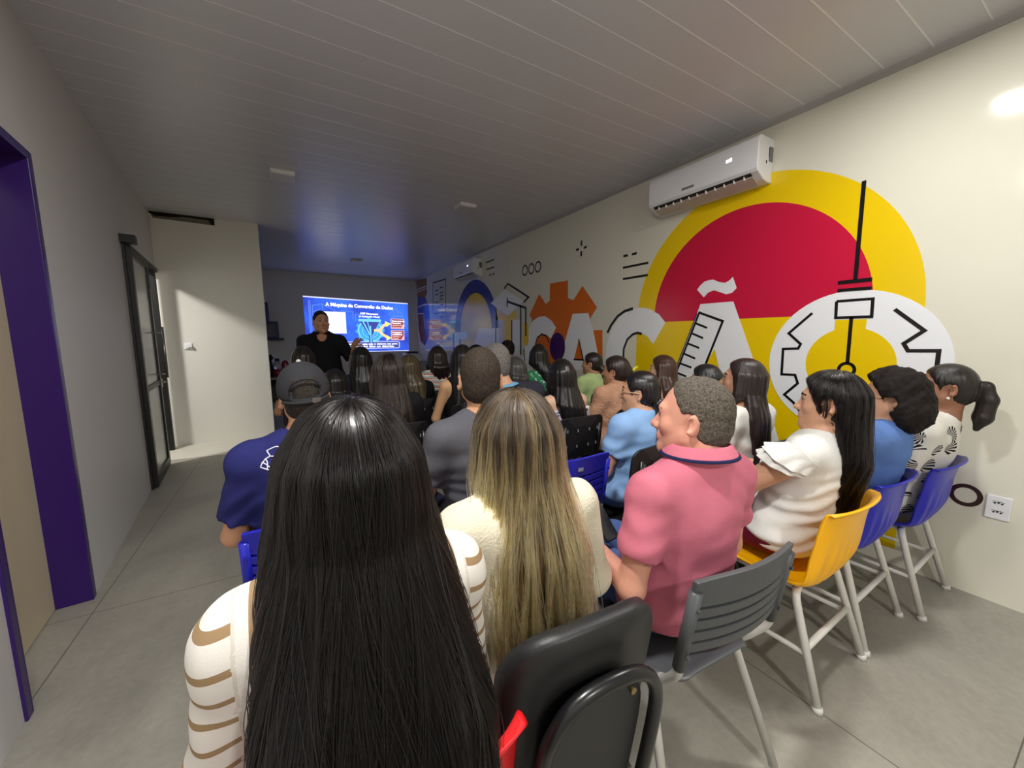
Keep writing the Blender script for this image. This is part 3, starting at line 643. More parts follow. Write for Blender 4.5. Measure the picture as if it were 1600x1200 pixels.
    for y in (-0.10, 0.08): add_tube(bm, [(-0.166, y, 0.408), (0.166, y, 0.408)], 0.010, 8)
    obj('cross_tube', bm, tubem, r, smooth=True)
    return r
def shell_chair(loc, rz, pl, label, group=None, ztop=0.775, wtop=0.218):
    r = empty('shell_chair', loc, rz); tag(r, label, 'chair', group)
    prof = smooth_path([(0, 0.225, 0.405), (0, 0.19, 0.43), (0, 0.05, 0.418), (0, -0.10, 0.412), (0, -0.178, 0.432), (0, -0.208, 0.50), (0, -0.224, 0.60), (0, -0.236, 0.70), (0, -0.250, ztop - 0.02), (0, -0.272, ztop)], 4)
    n = len(prof)
    def f(u, v):
        k = v * (n - 1); i = min(int(k), n - 2); p = prof[i].lerp(prof[i + 1], k - i)
        x = (u - 0.5) * 2
        wd = 0.200 + 0.020 * math.sin(math.pi * v) * 0.6 + (wtop - 0.205) * max(0, v - 0.6) / 0.4
        dish = (1 - x * x)
        y, z = p.y, p.z
        if v < 0.5: z -= 0.016 * dish * math.sin(math.pi * min(1, v * 2))
        e = abs(x) ** 5
        bk = min(1, max(0, (v - 0.42) / 0.2))
        y -= 0.03 * dish * bk; y += 0.035 * e * bk * (1 - 0.5 * v)
        z += 0.03 * e * (1 - bk)
        if v > 0.42: y += 0.0035 * math.cos(x * 26) * min(1, (v - 0.42) / 0.05) * max(0, 1 - max(0, (v - 0.62)) / 0.12)
        corner = max(0, (v - 0.9) / 0.1) * abs(x) ** 4 * 0.02
        return (x * wd, y, z - corner)
    grid_mesh('seat_shell', f, 61, 45, pl, r, 0.009, 0)
    rt = 0.0145
    for s in (-1, 1):
        bm = B(); add_tube(bm, fillet([(s * 0.10, -0.13, 0.392), (s * 0.19, -0.15, 0.395), (s * 0.225, -0.265, 0.012)], 0.06), rt, 12)
        add_tube(bm, [(s * 0.2248, -0.263, 0.02), (s * 0.2262, -0.268, 0.0)], 0.018, 10); obj('leg', bm, M_WHT, r, smooth=True)
        bm = B(); add_tube(bm, fillet([(s * 0.10, 0.15, 0.392), (s * 0.19, 0.16, 0.395), (s * 0.225, 0.245, 0.012)], 0.06), rt, 12)
        add_tube(bm, [(s * 0.2248, 0.243, 0.02), (s * 0.2262, 0.248, 0.0)], 0.018, 10); obj('leg', bm, M_WHT, r, smooth=True)
        bm = B(); add_tube(bm, [(s * 0.13, -0.13, 0.392), (s * 0.13, 0.15, 0.392)], 0.011, 8); obj('seat_rail', bm, M_WHT, r, smooth=True)
    bm = B(); add_tube(bm, [(-0.207, -0.206, 0.21), (0.207, -0.206, 0.21)], 0.0125, 10); obj('stretcher', bm, M_WHT, r, smooth=True)
    for s in (-1, 1):
        bm = B(); add_tube(bm, [(s * 0.209, -0.212, 0.19), (s * 0.209, 0.196, 0.19)], 0.010, 8); obj('side_stretcher', bm, M_WHT, r, smooth=True)
    return r
def black_chair_proto():
    r = empty('school_chair', (0, 0, 0)); tag(r, 'x', 'chair')
    def back(u, v):
        pts = rrect(0.40, 0.30, 0.05)
        return (0, 0, 0)
    bm = B(); out = rrect(0.40, 0.29, 0.055, 6)
    rows = []
    nx, nz = 16, 8
    for dy in (0, -0.012):
        ring_ = [bm.verts.new((x, -0.225 - 0.10 * z - 0.03 * (1 - (x / 0.2) ** 2) + dy, 0.715 + z)) for x, z in out]; rows.append(ring_)
        mid = [bm.verts.new((x * 0.55, -0.225 - 0.10 * z * 0.55 - 0.03 * (1 - (x * 0.55 / 0.2) ** 2) + dy * 1.3, 0.715 + z * 0.55)) for x, z in out]; rows.append(mid)
        c = bm.verts.new((0, -0.255 + dy * 1.3, 0.715)); k = len(out)
        for i in range(k):
            bm.faces.new((ring_[i], ring_[(i + 1) % k], mid[(i + 1) % k], mid[i])); bm.faces.new((mid[i], mid[(i + 1) % k], c))
    k = len(out)
    for i in range(k): bm.faces.new((rows[0][i], rows[0][(i + 1) % k], rows[2][(i + 1) % k], rows[2][i]))
    obj('backrest', bm, P_BLK, r, bevel=0.003)
    bm = B()
    for x in (-0.13, -0.05, 0.05, 0.13):
        for z in (0.66, 0.77): add_box(bm, (x, -0.24 - 0.10 * (z - 0.715) - 0.03 * (1 - (x / 0.2) ** 2), z), (0.008, 0.006, 0.02))
    obj('back_slot', bm, mat('grey_slot', (128, 128, 132), 0.5), r)
    def seat(u, v):
        x = (u - 0.5) * 2; y = -0.20 + 0.41 * v
        return (x * 0.20 * (1 - 0.08 * (2 * v - 1) ** 2), y, 0.437 - 0.012 * (1 - x * x) * (1 - (2 * v - 1) ** 2) - 0.04 * max(0, (v - 0.82) / 0.18) ** 2)
    grid_mesh('seat', seat, 9, 11, P_BLK, r, 0.012, 1)
    for s in (-1, 1):
        bm = B(); add_tube(bm, fillet([(s * 0.17, 0.19, 0.0), (s * 0.165, 0.16, 0.415), (s * 0.165, -0.17, 0.415), (s * 0.15, -0.255, 0.62), (s * 0.15, -0.262, 0.80)], 0.05), 0.011, 10); obj('side_frame', bm, M_BKT, r, smooth=True)
        bm = B(); add_tube(bm, [(s * 0.165, -0.10, 0.415), (s * 0.19, -0.24, 0.0)], 0.011, 10); obj('leg', bm, M_BKT, r, smooth=True)
    bm = B()
    for y in (-0.13, 0.13): add_tube(bm, [(-0.168, y, 0.23), (0.168, y, 0.23)], 0.005, 6)
    for x in (-0.10, -0.03, 0.04, 0.11): add_tube(bm, [(x, -0.13, 0.232), (x, 0.13, 0.232)], 0.004, 6)
    for s in (-1, 1): add_tube(bm, [(s * 0.166, -0.13, 0.23), (s * 0.166, 0.13, 0.23)], 0.005, 6)
    obj('book_basket', bm, M_CHR, r, smooth=True)
    return r
BLACK = [None]
def black_chair(loc, rz, label):
    if BLACK[0] is None: BLACK[0] = o = black_chair_proto()
    else: o = copy_tree(BLACK[0])
    o.location = loc; o.rotation_euler = (0, 0, rz); o['label'] = label; o['group'] = 'black school chairs among the audience'
    return o
def vinyl_chair(loc, rz, label):
    r = empty('padded_chair', loc, rz); tag(r, label, 'chair')
    zt, zb, Wd = 0.865, 0.50, 0.37
    out = []
    for (x, z) in rrect(Wd, zt - zb, 0.105, 8): out.append((x * (1 - 0.10 * (z < 0) * abs(z) / 0.18), z))
    bm = B(); k = len(out)
    def P_(x, z, d): return (x, -0.20 - 0.14 * z - 0.05 * (1 - (x / 0.21) ** 2) + d, (zt + zb) / 2 + z)
    layers = [(0.93, 0.028), (1.0, 0.014), (1.0, -0.010), (0.965, -0.018)]
    rings = [[bm.verts.new(P_(x * s_, z * s_, d)) for x, z in out] for s_, d in layers]
    for a, b in zip(rings, rings[1:]):
        for i in range(k): bm.faces.new((a[i], a[(i + 1) % k], b[(i + 1) % k], b[i]))
    for rg, d in ((rings[0], 0.032), (rings[-1], -0.018)):
        prev = rg
        for s_ in (0.66, 0.33):
            cur = [bm.verts.new(P_(x * s_, z * s_, d)) for x, z in out]
            for i in range(k): bm.faces.new((prev[i], prev[(i + 1) % k], cur[(i + 1) % k], cur[i]))
            prev = cur
        c = bm.verts.new(P_(0, 0, d))
        for i in range(k): bm.faces.new((prev[i], prev[(i + 1) % k], c))
    o = obj('backrest', bm, P_VIN, r, smooth=True)
    def Q(x, z, d=-0.055): return (x, -0.20 - 0.14 * (z - 0.68) - 0.05 + d, z)
    # raised loop of black tube carrying the back, and its round plate
    lo = [(-0.125, 0.36), (-0.135, 0.62), (-0.115, 0.72), (-0.055, 0.77), (0.055, 0.77), (0.115, 0.72), (0.135, 0.62), (0.125, 0.36)]
    bm = B(); add_tube(bm, smooth_path([Q(x, z) for x, z in lo], 6), 0.014, 12); obj('support_loop', bm, M_BKT, r, smooth=True)
    bm = B(); pl = [Q(x * 0.86, 0.58 + (z - 0.58) * 0.9, -0.036) for x, z in [(q.x, q.z) for q in smooth_path([(x, 0, z) for x, z in lo], 4)]]
    add_prism(bm, pl, (0, 0.014, 0)); obj('back_plate', bm, P_VIN, r, bevel=0.003)
    for x, z in ((-0.08, 0.70), (0.08, 0.70), (-0.08, 0.45), (0.08, 0.45)):
        bm = B(); q = Q(x, z, -0.037); add_tube(bm, [q, (q[0], q[1] - 0.006, q[2])], 0.007, 10); obj('bolt', bm, M_BOLT, r)
    def seat(u, v):
        x = (u - 0.5) * 2; y = -0.19 + 0.43 * v
        return (x * 0.215 * (1 - 0.08 * (2 * v - 1) ** 4), y, 0.412 + 0.012 * (1 - x ** 4) - 0.03 * max(0, (v - 0.85) / 0.15) ** 2)
    grid_mesh('seat', seat, 11, 12, P_VIN, r, 0.03, 1)
    for s in (-1, 1):
        bm = B(); add_tube(bm, fillet([(s * 0.15, -0.212, 0.385), (s * 0.155, -0.18, 0.395), (s * 0.165, 0.18, 0.395), (s * 0.19, 0.22, 0.0)], 0.04), 0.014, 10); obj('leg', bm, M_BKT, r, smooth=True)
        bm = B(); add_tube(bm, fillet([(s * 0.15, -0.06, 0.39), (s * 0.17, -0.14, 0.38), (s * 0.20, -0.29, 0.0)], 0.05), 0.015, 10); obj('leg', bm, M_BKT, r, smooth=True)
        bm = B(); add_tube(bm, fillet([Q(s * 0.125, 0.40), Q(s * 0.125, 0.34), (s * 0.125, -0.10, 0.37)], 0.05), 0.014, 10); obj('back_bracket', bm, M_BKT, r, smooth=True)
    return r

# ------------------------------------------------------------------ implicit-surface modelling: one continuous skin from many blended shapes
f4 = np.float32
def capd(P, a, b, ra, rb):
    a = np.asarray(a, f4); b = np.asarray(b, f4); ba = b - a
    pa = P - a; h = np.clip(pa @ ba / max(float(ba @ ba), 1e-9), 0, 1)
    return np.sqrt(((pa - h[:, None] * ba) ** 2).sum(1)) - (ra + (rb - ra) * h)
def elld(P, c, r, R=None):
    q = P - np.asarray(c, f4)
    if R is not None: q = q @ R
    r = np.asarray(r, f4); a = q / r; k0 = np.sqrt((a * a).sum(1)); k1 = np.sqrt(((a / r) ** 2).sum(1)) + 1e-9
    return k0 * (k0 - 1) / k1
def sph(P, c, r): return np.sqrt(((P - np.asarray(c, f4)) ** 2).sum(1)) - r
def smin(a, b, k):
    h = np.clip(0.5 + 0.5 * (b - a) / k, 0, 1); return b + (a - b) * h - k * h * (1 - h)
def smax(a, b, k): return -smin(-a, -b, k)
def plane(P, p, n):
    n = np.asarray(n, f4); n = n / np.linalg.norm(n); return (P - np.asarray(p, f4)) @ n
def RX(a): c, s = math.cos(a), math.sin(a); return np.array([[1, 0, 0], [0, c, -s], [0, s, c]], f4)
def RY(a): c, s = math.cos(a), math.sin(a); return np.array([[c, 0, s], [0, 1, 0], [-s, 0, c]], f4)
def RZ(a): c, s = math.cos(a), math.sin(a); return np.array([[c, -s, 0], [s, c, 0], [0, 0, 1]], f4)

def surface(sdf, lo, hi, h):
    lo = np.asarray(lo, f4); n = np.maximum(2, np.ceil((np.asarray(hi) - lo) / (4 * h)).astype(int))
    def pts(ix, iy, iz, st): return np.stack([lo[0] + ix * st, lo[1] + iy * st, lo[2] + iz * st], 1).astype(f4)
    g = np.indices(n + 1).reshape(3, -1)
    Cv = sdf(pts(g[0], g[1], g[2], 4 * h)).reshape(n + 1)
    mn = None; mx = None
    for i in (0, 1):
        for j in (0, 1):
            for k in (0, 1):
                s = Cv[i:n[0] + i, j:n[1] + j, k:n[2] + k]
                mn = s if mn is None else np.minimum(mn, s); mx = s if mx is None else np.maximum(mx, s)
    act = (mn < 4.6 * h) & (mx > -4.6 * h)
    F = n * 4 + 1
    V = np.full(F, 1.0, f4)
    V[:-1, :-1, :-1] = np.repeat(np.repeat(np.repeat(Cv[:-1, :-1, :-1], 4, 0), 4, 1), 4, 2)
    A = np.repeat(np.repeat(np.repeat(act, 4, 0), 4, 1), 4, 2)
    Md = np.zeros(F, bool)
    for i in (0, 1):
        for j in (0, 1):
            for k in (0, 1): Md[i:F[0] - 1 + i, j:F[1] - 1 + j, k:F[2] - 1 + k] |= A
    idx = np.nonzero(Md)
    out = np.empty(len(idx[0]), f4)
    for s in range(0, len(out), 400000):
        e = slice(s, s + 400000); out[e] = sdf(pts(idx[0][e], idx[1][e], idx[2][e], h))
    V[idx] = out
    V[0] = V[-1] = 1; V[:, 0] = V[:, -1] = 1; V[:, :, 0] = V[:, :, -1] = 1
    I = V < 0; N = F - 1
    cnt = np.zeros(N, np.int8)
    for i in (0, 1):
        for j in (0, 1):
            for k in (0, 1): cnt += I[i:N[0] + i, j:N[1] + j, k:N[2] + k]
    cell = (cnt > 0) & (cnt < 8); cs = np.nonzero(cell)
    m = len(cs[0]); vid = np.full(N, -1, np.int32); vid[cs] = np.arange(m)
    cr = {}
    for i in (0, 1):
        for j in (0, 1):
            for k in (0, 1): cr[(i, j, k)] = V[cs[0] + i, cs[1] + j, cs[2] + k]
    acc = np.zeros((m, 3), f4); num = np.zeros(m, f4)
    for ax in range(3):
        for u in (0, 1):
            for v in (0, 1):
                a = [0, 0, 0]; o = [q for q in range(3) if q != ax]; a[o[0]] = u; a[o[1]] = v; b = list(a); b[ax] = 1
                va, vb = cr[tuple(a)], cr[tuple(b)]; x = (va < 0) != (vb < 0)
                t = np.where(x, va / np.where(x, va - vb, 1), 0)
                p = np.tile(np.array(a, f4), (m, 1)); p[:, ax] = t
                acc += np.where(x[:, None], p, 0); num += x
    vs = lo + (np.stack(cs, 1) + acc / np.maximum(num, 1)[:, None]) * h
    quads = []
    for ax in range(3):
        o = [q for q in range(3) if q != ax]
        sl0 = [slice(1, N[0]), slice(1, N[1]), slice(1, N[2])]; sl0[ax] = slice(0, N[ax])
        s1 = list(sl0); s1[ax] = slice(1, N[ax] + 1)
        a = I[tuple(sl0)]; b = I[tuple(s1)]; e = np.nonzero(a != b)
        base = [e[0] + 1, e[1] + 1, e[2] + 1]; base[ax] = e[ax]
        flip = a[e]
        def cid(du, dv):
            q = [x.copy() for x in base]; q[o[0]] -= du; q[o[1]] -= dv; return vid[q[0], q[1], q[2]]
        q = np.stack([cid(0, 0), cid(1, 0), cid(1, 1), cid(0, 1)], 1)
        if ax == 1: flip = ~flip
        q[~flip] = q[~flip][:, ::-1]
        quads.append(q)
    q = np.concatenate(quads); q = q[(q >= 0).all(1)]
    return vs, q
def relax(vs, q, it=1, lam=0.5):
    for _ in range(it):
        acc = np.zeros_like(vs); num = np.zeros(len(vs), f4)
        for k in range(4):
            a, b = q[:, k], q[:, (k + 1) % 4]
            for c in range(3): acc[:, c] += np.bincount(a, vs[b, c], len(vs)) + np.bincount(b, vs[a, c], len(vs))
            num += np.bincount(a, minlength=len(vs)) + np.bincount(b, minlength=len(vs))
        vs = vs + lam * (acc / np.maximum(num, 1)[:, None] - vs)
    return vs.astype(f4)
def np_mesh(name, vs, q, m, parent, attrs=None):
    me = bpy.data.meshes.new(name)
    me.vertices.add(len(vs)); me.vertices.foreach_set('co', vs.astype(f4).ravel())
    me.loops.add(q.size); me.polygons.add(len(q)); me.loops.foreach_set('vertex_index', q.astype(np.int32).ravel())
    me.polygons.foreach_set('loop_start', np.arange(0, q.size, 4, dtype=np.int32)); me.polygons.foreach_set('use_smooth', np.ones(len(q), bool))
    me.update(calc_edges=True)
    for k, v in (attrs or {}).items():
        if v.ndim == 1: a = me.attributes.new(k, 'FLOAT', 'POINT'); a.data.foreach_set('value', v.astype(f4))
        else: a = me.attributes.new(k, 'FLOAT_VECTOR', 'POINT'); a.data.foreach_set('vector', v.astype(f4).ravel())
    return link(name, me, m, parent)
def wob(P, k, seed):               # cheap smooth noise in -1..1
    rs = np.random.RandomState(seed); o = np.zeros(len(P), f4)
    for i in range(5):
        d = rs.randn(3); d = d / np.linalg.norm(d) * k * (0.6 + 0.9 * rs.rand()); o += np.sin(P @ d.astype(f4) + rs.rand() * 6.28)
    return o / 3.2

# ------------------------------------------------------------------ people
SKIN = {}
def skin(rgb):
    k = 'skin_%d_%d_%d' % rgb
    return mat(k, rgb, 0.5, spec=0.4, bump=0.06, bscale=220, var=0.07, vscale=30, sub=0.12)
def hair_mat(rgb, rgb2=None, rough=0.34, short=False, spec=0.5):
    rgb2 = rgb2 or tuple(min(255, int(c * 1.5 + 8)) for c in rgb)
    k = 'hair_%d_%d_%d_%d_%d' % (rgb + (rgb2[0], int(short)))
    if k in MATS: return MATS[k]
    m = mat(k, rgb, 0.75 if short else rough, spec=0.25 if short else spec); t = NT(m)
    if short:
        tc = t.n('TexCoord'); vec = tc.outputs['Object']; sc = 190
    else:
        at = t.n('Attribute', attribute_name='flow'); vec = at.outputs['Vector']; sc = 5.0
    n = t.n('TexNoise'); n.inputs['Scale'].default_value = sc; n.inputs['Detail'].default_value = 4; n.inputs['Roughness'].default_value = 0.6; t.l(vec, n.inputs['Vector'])
    r = t.n('ValToRGB'); r.color_ramp.elements[0].position = 0.35; r.color_ramp.elements[1].position = 0.7
    r.color_ramp.elements[0].color = lin(rgb) + (1,); r.color_ramp.elements[1].color = lin(rgb2) + (1,)
    t.l(n.outputs['Fac'], r.inputs[0]); t.l(r.outputs[0], t.b.inputs['Base Color'])
    bp = t.n('Bump'); bp.inputs['Strength'].default_value = 1.0 if short else 0.55; bp.inputs['Distance'].default_value = 0.003
    t.l(n.outputs['Fac'], bp.inputs['Height']); t.l(bp.outputs[0], t.b.inputs['Normal'])
    return m
def strand_mat(name, cols, rough=0.3, tipcols=None, streak=False, ior=1.55):
    if name in MATS: return MATS[name]
    m = bpy.data.materials.new(name); m.use_nodes = True; MATS[name] = m; t = m.node_tree
    for x in list(t.nodes): t.nodes.remove(x)
    out = t.nodes.new('ShaderNodeOutputMaterial'); h = t.nodes.new('ShaderNodeBsdfHairPrincipled'); h.parametrization = 'COLOR'
    h.inputs['Roughness'].default_value = rough; h.inputs['Radial Roughness'].default_value = 0.4; h.inputs['IOR'].default_value = ior
    hi = t.nodes.new('ShaderNodeHairInfo')
    src = hi.outputs['Random']
    if streak:
        at = t.nodes.new('ShaderNodeAttribute'); at.attribute_name = 'streak'; src = at.outputs['Fac']
    def ramp(cs):
        r = t.nodes.new('ShaderNodeValToRGB'); e = r.color_ramp.elements
        while len(e) < len(cs): e.new(0.5)
        for i, (p, c) in enumerate(cs): e[i].position = p; e[i].color = lin(c) + (1,)
        t.links.new(src, r.inputs[0]); return r.outputs[0]
    a = ramp(cols)
    if tipcols:
        b = ramp(tipcols); mx = t.nodes.new('ShaderNodeMix'); mx.data_type = 'RGBA'
        mr = t.nodes.new('ShaderNodeMapRange'); mr.inputs[1].default_value = 0.08; mr.inputs[2].default_value = 0.45; t.links.new(hi.outputs['Intercept'], mr.inputs[0])
        t.links.new(mr.outputs[0], mx.inputs[0]); t.links.new(a, mx.inputs[6]); t.links.new(b, mx.inputs[7]); a = mx.outputs[2]
    t.links.new(a, h.inputs['Color']); t.links.new(h.outputs[0], out.inputs[0])
    return m

def head_sdf(q, fem, chub=1.0):
    d = elld(q, (0, -0.012, 0.030), (0.075, 0.097, 0.092))
    d = smin(d, elld(q, (0, 0.030, -0.035), (0.059 * chub, 0.062, 0.082)), 0.03)
    for s in (-1, 1):
        d = smin(d, capd(q, (s * 0.050 * chub, 0.006, -0.052), (s * 0.013, 0.068, -0.098), 0.022, 0.018), 0.03)
        d = smin(d, sph(q, (s * 0.037, 0.062, -0.020), 0.025), 0.02)
    d = smin(d, capd(q, (-0.033, 0.079, 0.030), (0.033, 0.079, 0.030), 0.012 if fem else 0.014, 0.012 if fem else 0.014), 0.022)
    d = smin(d, sph(q, (0, 0.077, -0.099), 0.020 if fem else 0.022), 0.022)
    for s in (-1, 1):
        d = smax(d, -sph(q, (s * 0.032, 0.106, 0.010), 0.020), 0.014)
        d = smin(d, sph(q, (s * 0.031, 0.077, 0.010), 0.0142), 0.005)
    nw = 1.0 if fem else 1.15
    d = smin(d, capd(q, (0, 0.086, 0.016), (0, 0.108, -0.024), 0.0075 * nw, 0.0105 * nw), 0.010)
    d = smin(d, sph(q, (0, 0.111, -0.028), 0.0115 * nw), 0.006)
    for s in (-1, 1): d = smin(d, sph(q, (s * 0.012 * nw, 0.099, -0.033), 0.0088 * nw), 0.006)
    d = smin(d, elld(q, (0, 0.088, -0.060), (0.027, 0.012, 0.017)), 0.012)
    d = smin(d, capd(q, (-0.014, 0.0955, -0.0555), (0.014, 0.0955, -0.0555), 0.0058, 0.0058), 0.004)
    d = smin(d, capd(q, (-0.012, 0.0945, -0.0685), (0.012, 0.0945, -0.0685), 0.0068, 0.0068), 0.004)
    for s in (-1, 1):
        R = RZ(s * -0.62) @ RX(0.18)
        e = elld(q, (s * 0.081, -0.016, -0.006), (0.0085, 0.021, 0.033), R)
        e = smax(e, -elld(q, (s * 0.0905, -0.010, -0.004), (0.009, 0.012, 0.020), R), 0.004)
        d = smin(d, e, 0.006)
    return d

def unit(v): v = np.asarray(v, float); return v / max(np.linalg.norm(v), 1e-9)
HAND_CURL = 0.5
def hand_sdf(P, w, fd, up, s, k=1.0, curl=0.5, spread=1.0):
    """w wrist, fd finger direction, up back-of-hand normal, s side (+1 right hand)."""
    fd = unit(fd); up = unit(np.asarray(up) - fd * (np.asarray(up) @ fd)); sd = np.cross(fd, up) * s
    w = np.asarray(w, float)
    def pt(a, b, c): return w + (fd * a + sd * b + up * c) * k
    d = capd(P, pt(0.0, 0, 0), pt(0.045, -0.012, 0), 0.026 * k, 0.022 * k)
    d = smin(d, capd(P, pt(0.03, 0.016, 0), pt(0.082, 0.024, 0), 0.018 * k, 0.012 * k), 0.012)
    d = smin(d, capd(P, pt(0.03, -0.012, 0), pt(0.078, -0.024, 0), 0.018 * k, 0.011 * k), 0.012)
    d = smin(d, capd(P, pt(0.04, 0.0, 0), pt(0.086, 0.0, 0), 0.017 * k, 0.012 * k), 0.010)
    for i, (b, L) in enumerate(((0.028, 0.070), (0.009, 0.078), (-0.010, 0.072), (-0.027, 0.056))):
        c = curl * (0.85 + 0.12 * i)
        p0 = pt(0.080, b, 0); a1 = 0.35 * c; a2 = a1 + 0.8 * c; a3 = a2 + 0.6 * c
        sp_ = b * 0.35 * spread
        p1 = p0 + (fd * math.cos(a1) - up * math.sin(a1)) * L * 0.45 * k + sd * sp_ * 0.4 * k
        p2 = p1 + (fd * math.cos(a2) - up * math.sin(a2)) * L * 0.32 * k + sd * sp_ * 0.3 * k
        p3 = p2 + (fd * math.cos(a3) - up * math.sin(a3)) * L * 0.25 * k
        f = np.minimum(np.minimum(capd(P, p0, p1, 0.0098 * k, 0.0088 * k), capd(P, p1, p2, 0.0088 * k, 0.008 * k)), capd(P, p2, p3, 0.008 * k, 0.007 * k))
        d = smin(d, f, 0.004)
    t0 = pt(0.020, 0.026, -0.004); t1 = pt(0.052, 0.056, -0.016 - 0.01 * curl); t2 = pt(0.082, 0.062 - 0.012 * curl, -0.024 - 0.014 * curl)
    d = smin(d, np.minimum(capd(P, t0, t1, 0.0145 * k, 0.0105 * k), capd(P, t1, t2, 0.0105 * k, 0.0085 * k)), 0.008)
    return d

class Fig: pass
def person(label, x, y, T, **o):
    """x, y, T: where the top of the head is."""
    g = lambda k, d=None: o.get(k, d)
    stand = g('stand', False); lean = g('lean', 0.0); yaw = g('yaw', 0.0); fem = g('fem', True)
    w_ = g('w', 1.0 if not fem else 0.92); gi = g('g', 1.0); h = g('h', 0.010); hs = g('hs', 0.95 if fem else 1.0)
    zs = g('zs', 0.456) if not stand else T - 0.885
    hstyle = g('hair', 'long'); ht = {'short': 0.010, 'cap': 0.010}.get(hstyle, g('ht', 0.018))
    S = (T - zs - 0.09) / math.cos(lean) / math.cos(g('roll', 0.0)) + 0.09 if not stand else T - zs
    k = S / 0.86
    piv = np.array([0, 0, zs + 0.09]); Ub = RZ(g('twist', 0.0)) @ RY(g('roll', 0.0)) @ RX(-lean)
    def up(p): return piv + Ub @ (np.asarray(p, float) - np.array([0, 0, 0.09]))
    Rh = RZ(g('hy', 0.0)) @ RX(g('hp', 0.0)) @ RY(g('hr', 0.0))
    hc0 = up((0, 0.012, S - ht * hs - 0.122 * hs)) + np.array(g('hoff', (0, 0, 0)))
    top = hc0 + Rh @ np.array([0, -0.012, 0.122 * hs + ht * hs])
    rz = RZ(yaw); off = rz @ np.array([top[0], top[1], 0])
    root = empty('person', (x - off[0], y - off[1], 0.0), yaw); tag(root, label, 'person', g('group'))
    nb = up((0, -0.030, 0.690 * S))
    hneck = hc0 + Rh @ np.array([0, -0.030 * hs, -0.055 * hs])
    sh = {}; el = {}; wr = {}; hd = {}
    arms = g('arms', {})
    for s in (-1, 1):
        sj = up((s * 0.166 * w_, -0.022, g('shz', 0.595 if fem else 0.580) * S)); sh[s] = sj
        a = arms.get(s, ((s * 0.24, 0.22, -0.95), (-s * 0.42, 0.88, -0.10), None)) if not stand else arms.get(s, ((s * 0.22, 0.02, -1), (s * 0.04, 0.25, -1), None))
        el[s] = sj + unit(a[0]) * 0.285 * k; wr[s] = el[s] + unit(a[1]) * 0.245 * k; hd[s] = a
    if stand:
        kn = {s: np.array([s * 0.10, 0.02, zs * 0.58]) for s in (-1, 1)}; an = {s: np.array([s * 0.12, 0.0, 0.09]) for s in (-1, 1)}; hj = {s: np.array([s * 0.085, 0.0, zs + 0.06]) for s in (-1, 1)}
    else:
        lg = g('legs', 0.0)
        hj = {s: np.array([s * 0.085, 0.02, zs + 0.085]) for s in (-1, 1)}
        kn = {s: np.array([s * 0.105, 0.42, zs + 0.055]) for s in (-1, 1)}; an = {s: np.array([s * 0.105, 0.43 + lg, 0.095]) for s in (-1, 1)}
    hx = g('hip', 1.0)
    UT = Ub.T
    def loc(P): return ((P - piv.astype(f4)) @ Ub.astype(f4)) + np.array([0, 0, 0.09], f4)
    def torso(P):
        q = loc(P)
        d = elld(q, (0, -0.014, 0.475 * S), (0.150 * w_, 0.108 * (0.5 + 0.5 * gi), 0.20 * k))
        d = smin(d, elld(q, (0, 0.0, 0.27 * S), (0.132 * gi, 0.106 * gi, 0.17 * k)), 0.06)
        d = smin(d, elld(q, (0, 0.012 * gi, 0.105 * k), (0.168 * gi * hx, 0.125 * gi, 0.105 * k)), 0.05)
        for s in (-1, 1):
            d = smin(d, capd(q, (s * 0.10 * w_, -0.022, 0.585 * S), (s * 0.160 * w_, -0.022, 0.597 * S), 0.060, 0.050), 0.05)
            d = smin(d, capd(q, (s * 0.02, -0.030, 0.675 * S), (s * 0.13 * w_, -0.024, 0.615 * S), 0.046, 0.034), 0.035)
            if fem: d = smin(d, elld(q, (s * 0.072, 0.074, 0.435 * S), (0.060, 0.058, 0.066)), 0.04)
        if g('belly'): d = smin(d, elld(q, (0, 0.06 * g('belly'), 0.26 * S), (0.14 * gi, 0.11 * gi, 0.14)), 0.06)
        return d
    hcf = hc0.astype(f4); Rhf = Rh.astype(f4)
    def hl(P): return ((P - hcf) @ Rhf) / f4(hs)
    def uparm(P, s, r0, r1): return capd(P, sh[s], el[s], r0, r1)
    ag = g('armg', 1.0 if not fem else 0.92)
    def body(P):
        d = head_sdf(hl(P), fem, g('chub', 1.0)) * hs
        d = smin(d, capd(P, nb - np.array([0, 0, 0.03]), hneck, 0.060 * (0.9 if fem else 1.06) * g('neckg', 1), 0.054 * (0.9 if fem else 1.08) * g('neckg', 1)), 0.028)
        d = smin(d, torso(P), 0.035)
        for s in (-1, 1):
            d = smin(d, capd(P, sh[s], el[s], 0.050 * ag, 0.039 * ag), 0.03)
            d = smin(d, capd(P, el[s], wr[s], 0.040 * ag, 0.026 * ag), 0.018)
            a = hd[s][2] or {}
            d = smin(d, hand_sdf(P, wr[s], a.get('fd', unit(wr[s] - el[s]) + np.array([0, 0.2, -0.15])), a.get('up', (s * 0.25, 0.1, 1)), s, (0.92 if fem else 1.0), a.get('curl', 0.5), a.get('spread', 1.0)), 0.010)
            d = smin(d, capd(P, hj[s], kn[s], 0.074, 0.050), 0.03)
            d = smin(d, capd(P, kn[s], an[s], 0.050, 0.034), 0.03)
            d = smin(d, capd(P, an[s] - np.array([0, 0.02, 0.045]), an[s] + np.array([s * 0.015, 0.14, -0.065]), 0.030, 0.022), 0.03)
        return d
    allp = np.array([top, nb] + [sh[s] for s in (-1, 1)] + [el[s] for s in (-1, 1)] + [wr[s] for s in (-1, 1)] + [kn[s] for s in (-1, 1)] + [an[s] for s in (-1, 1)])
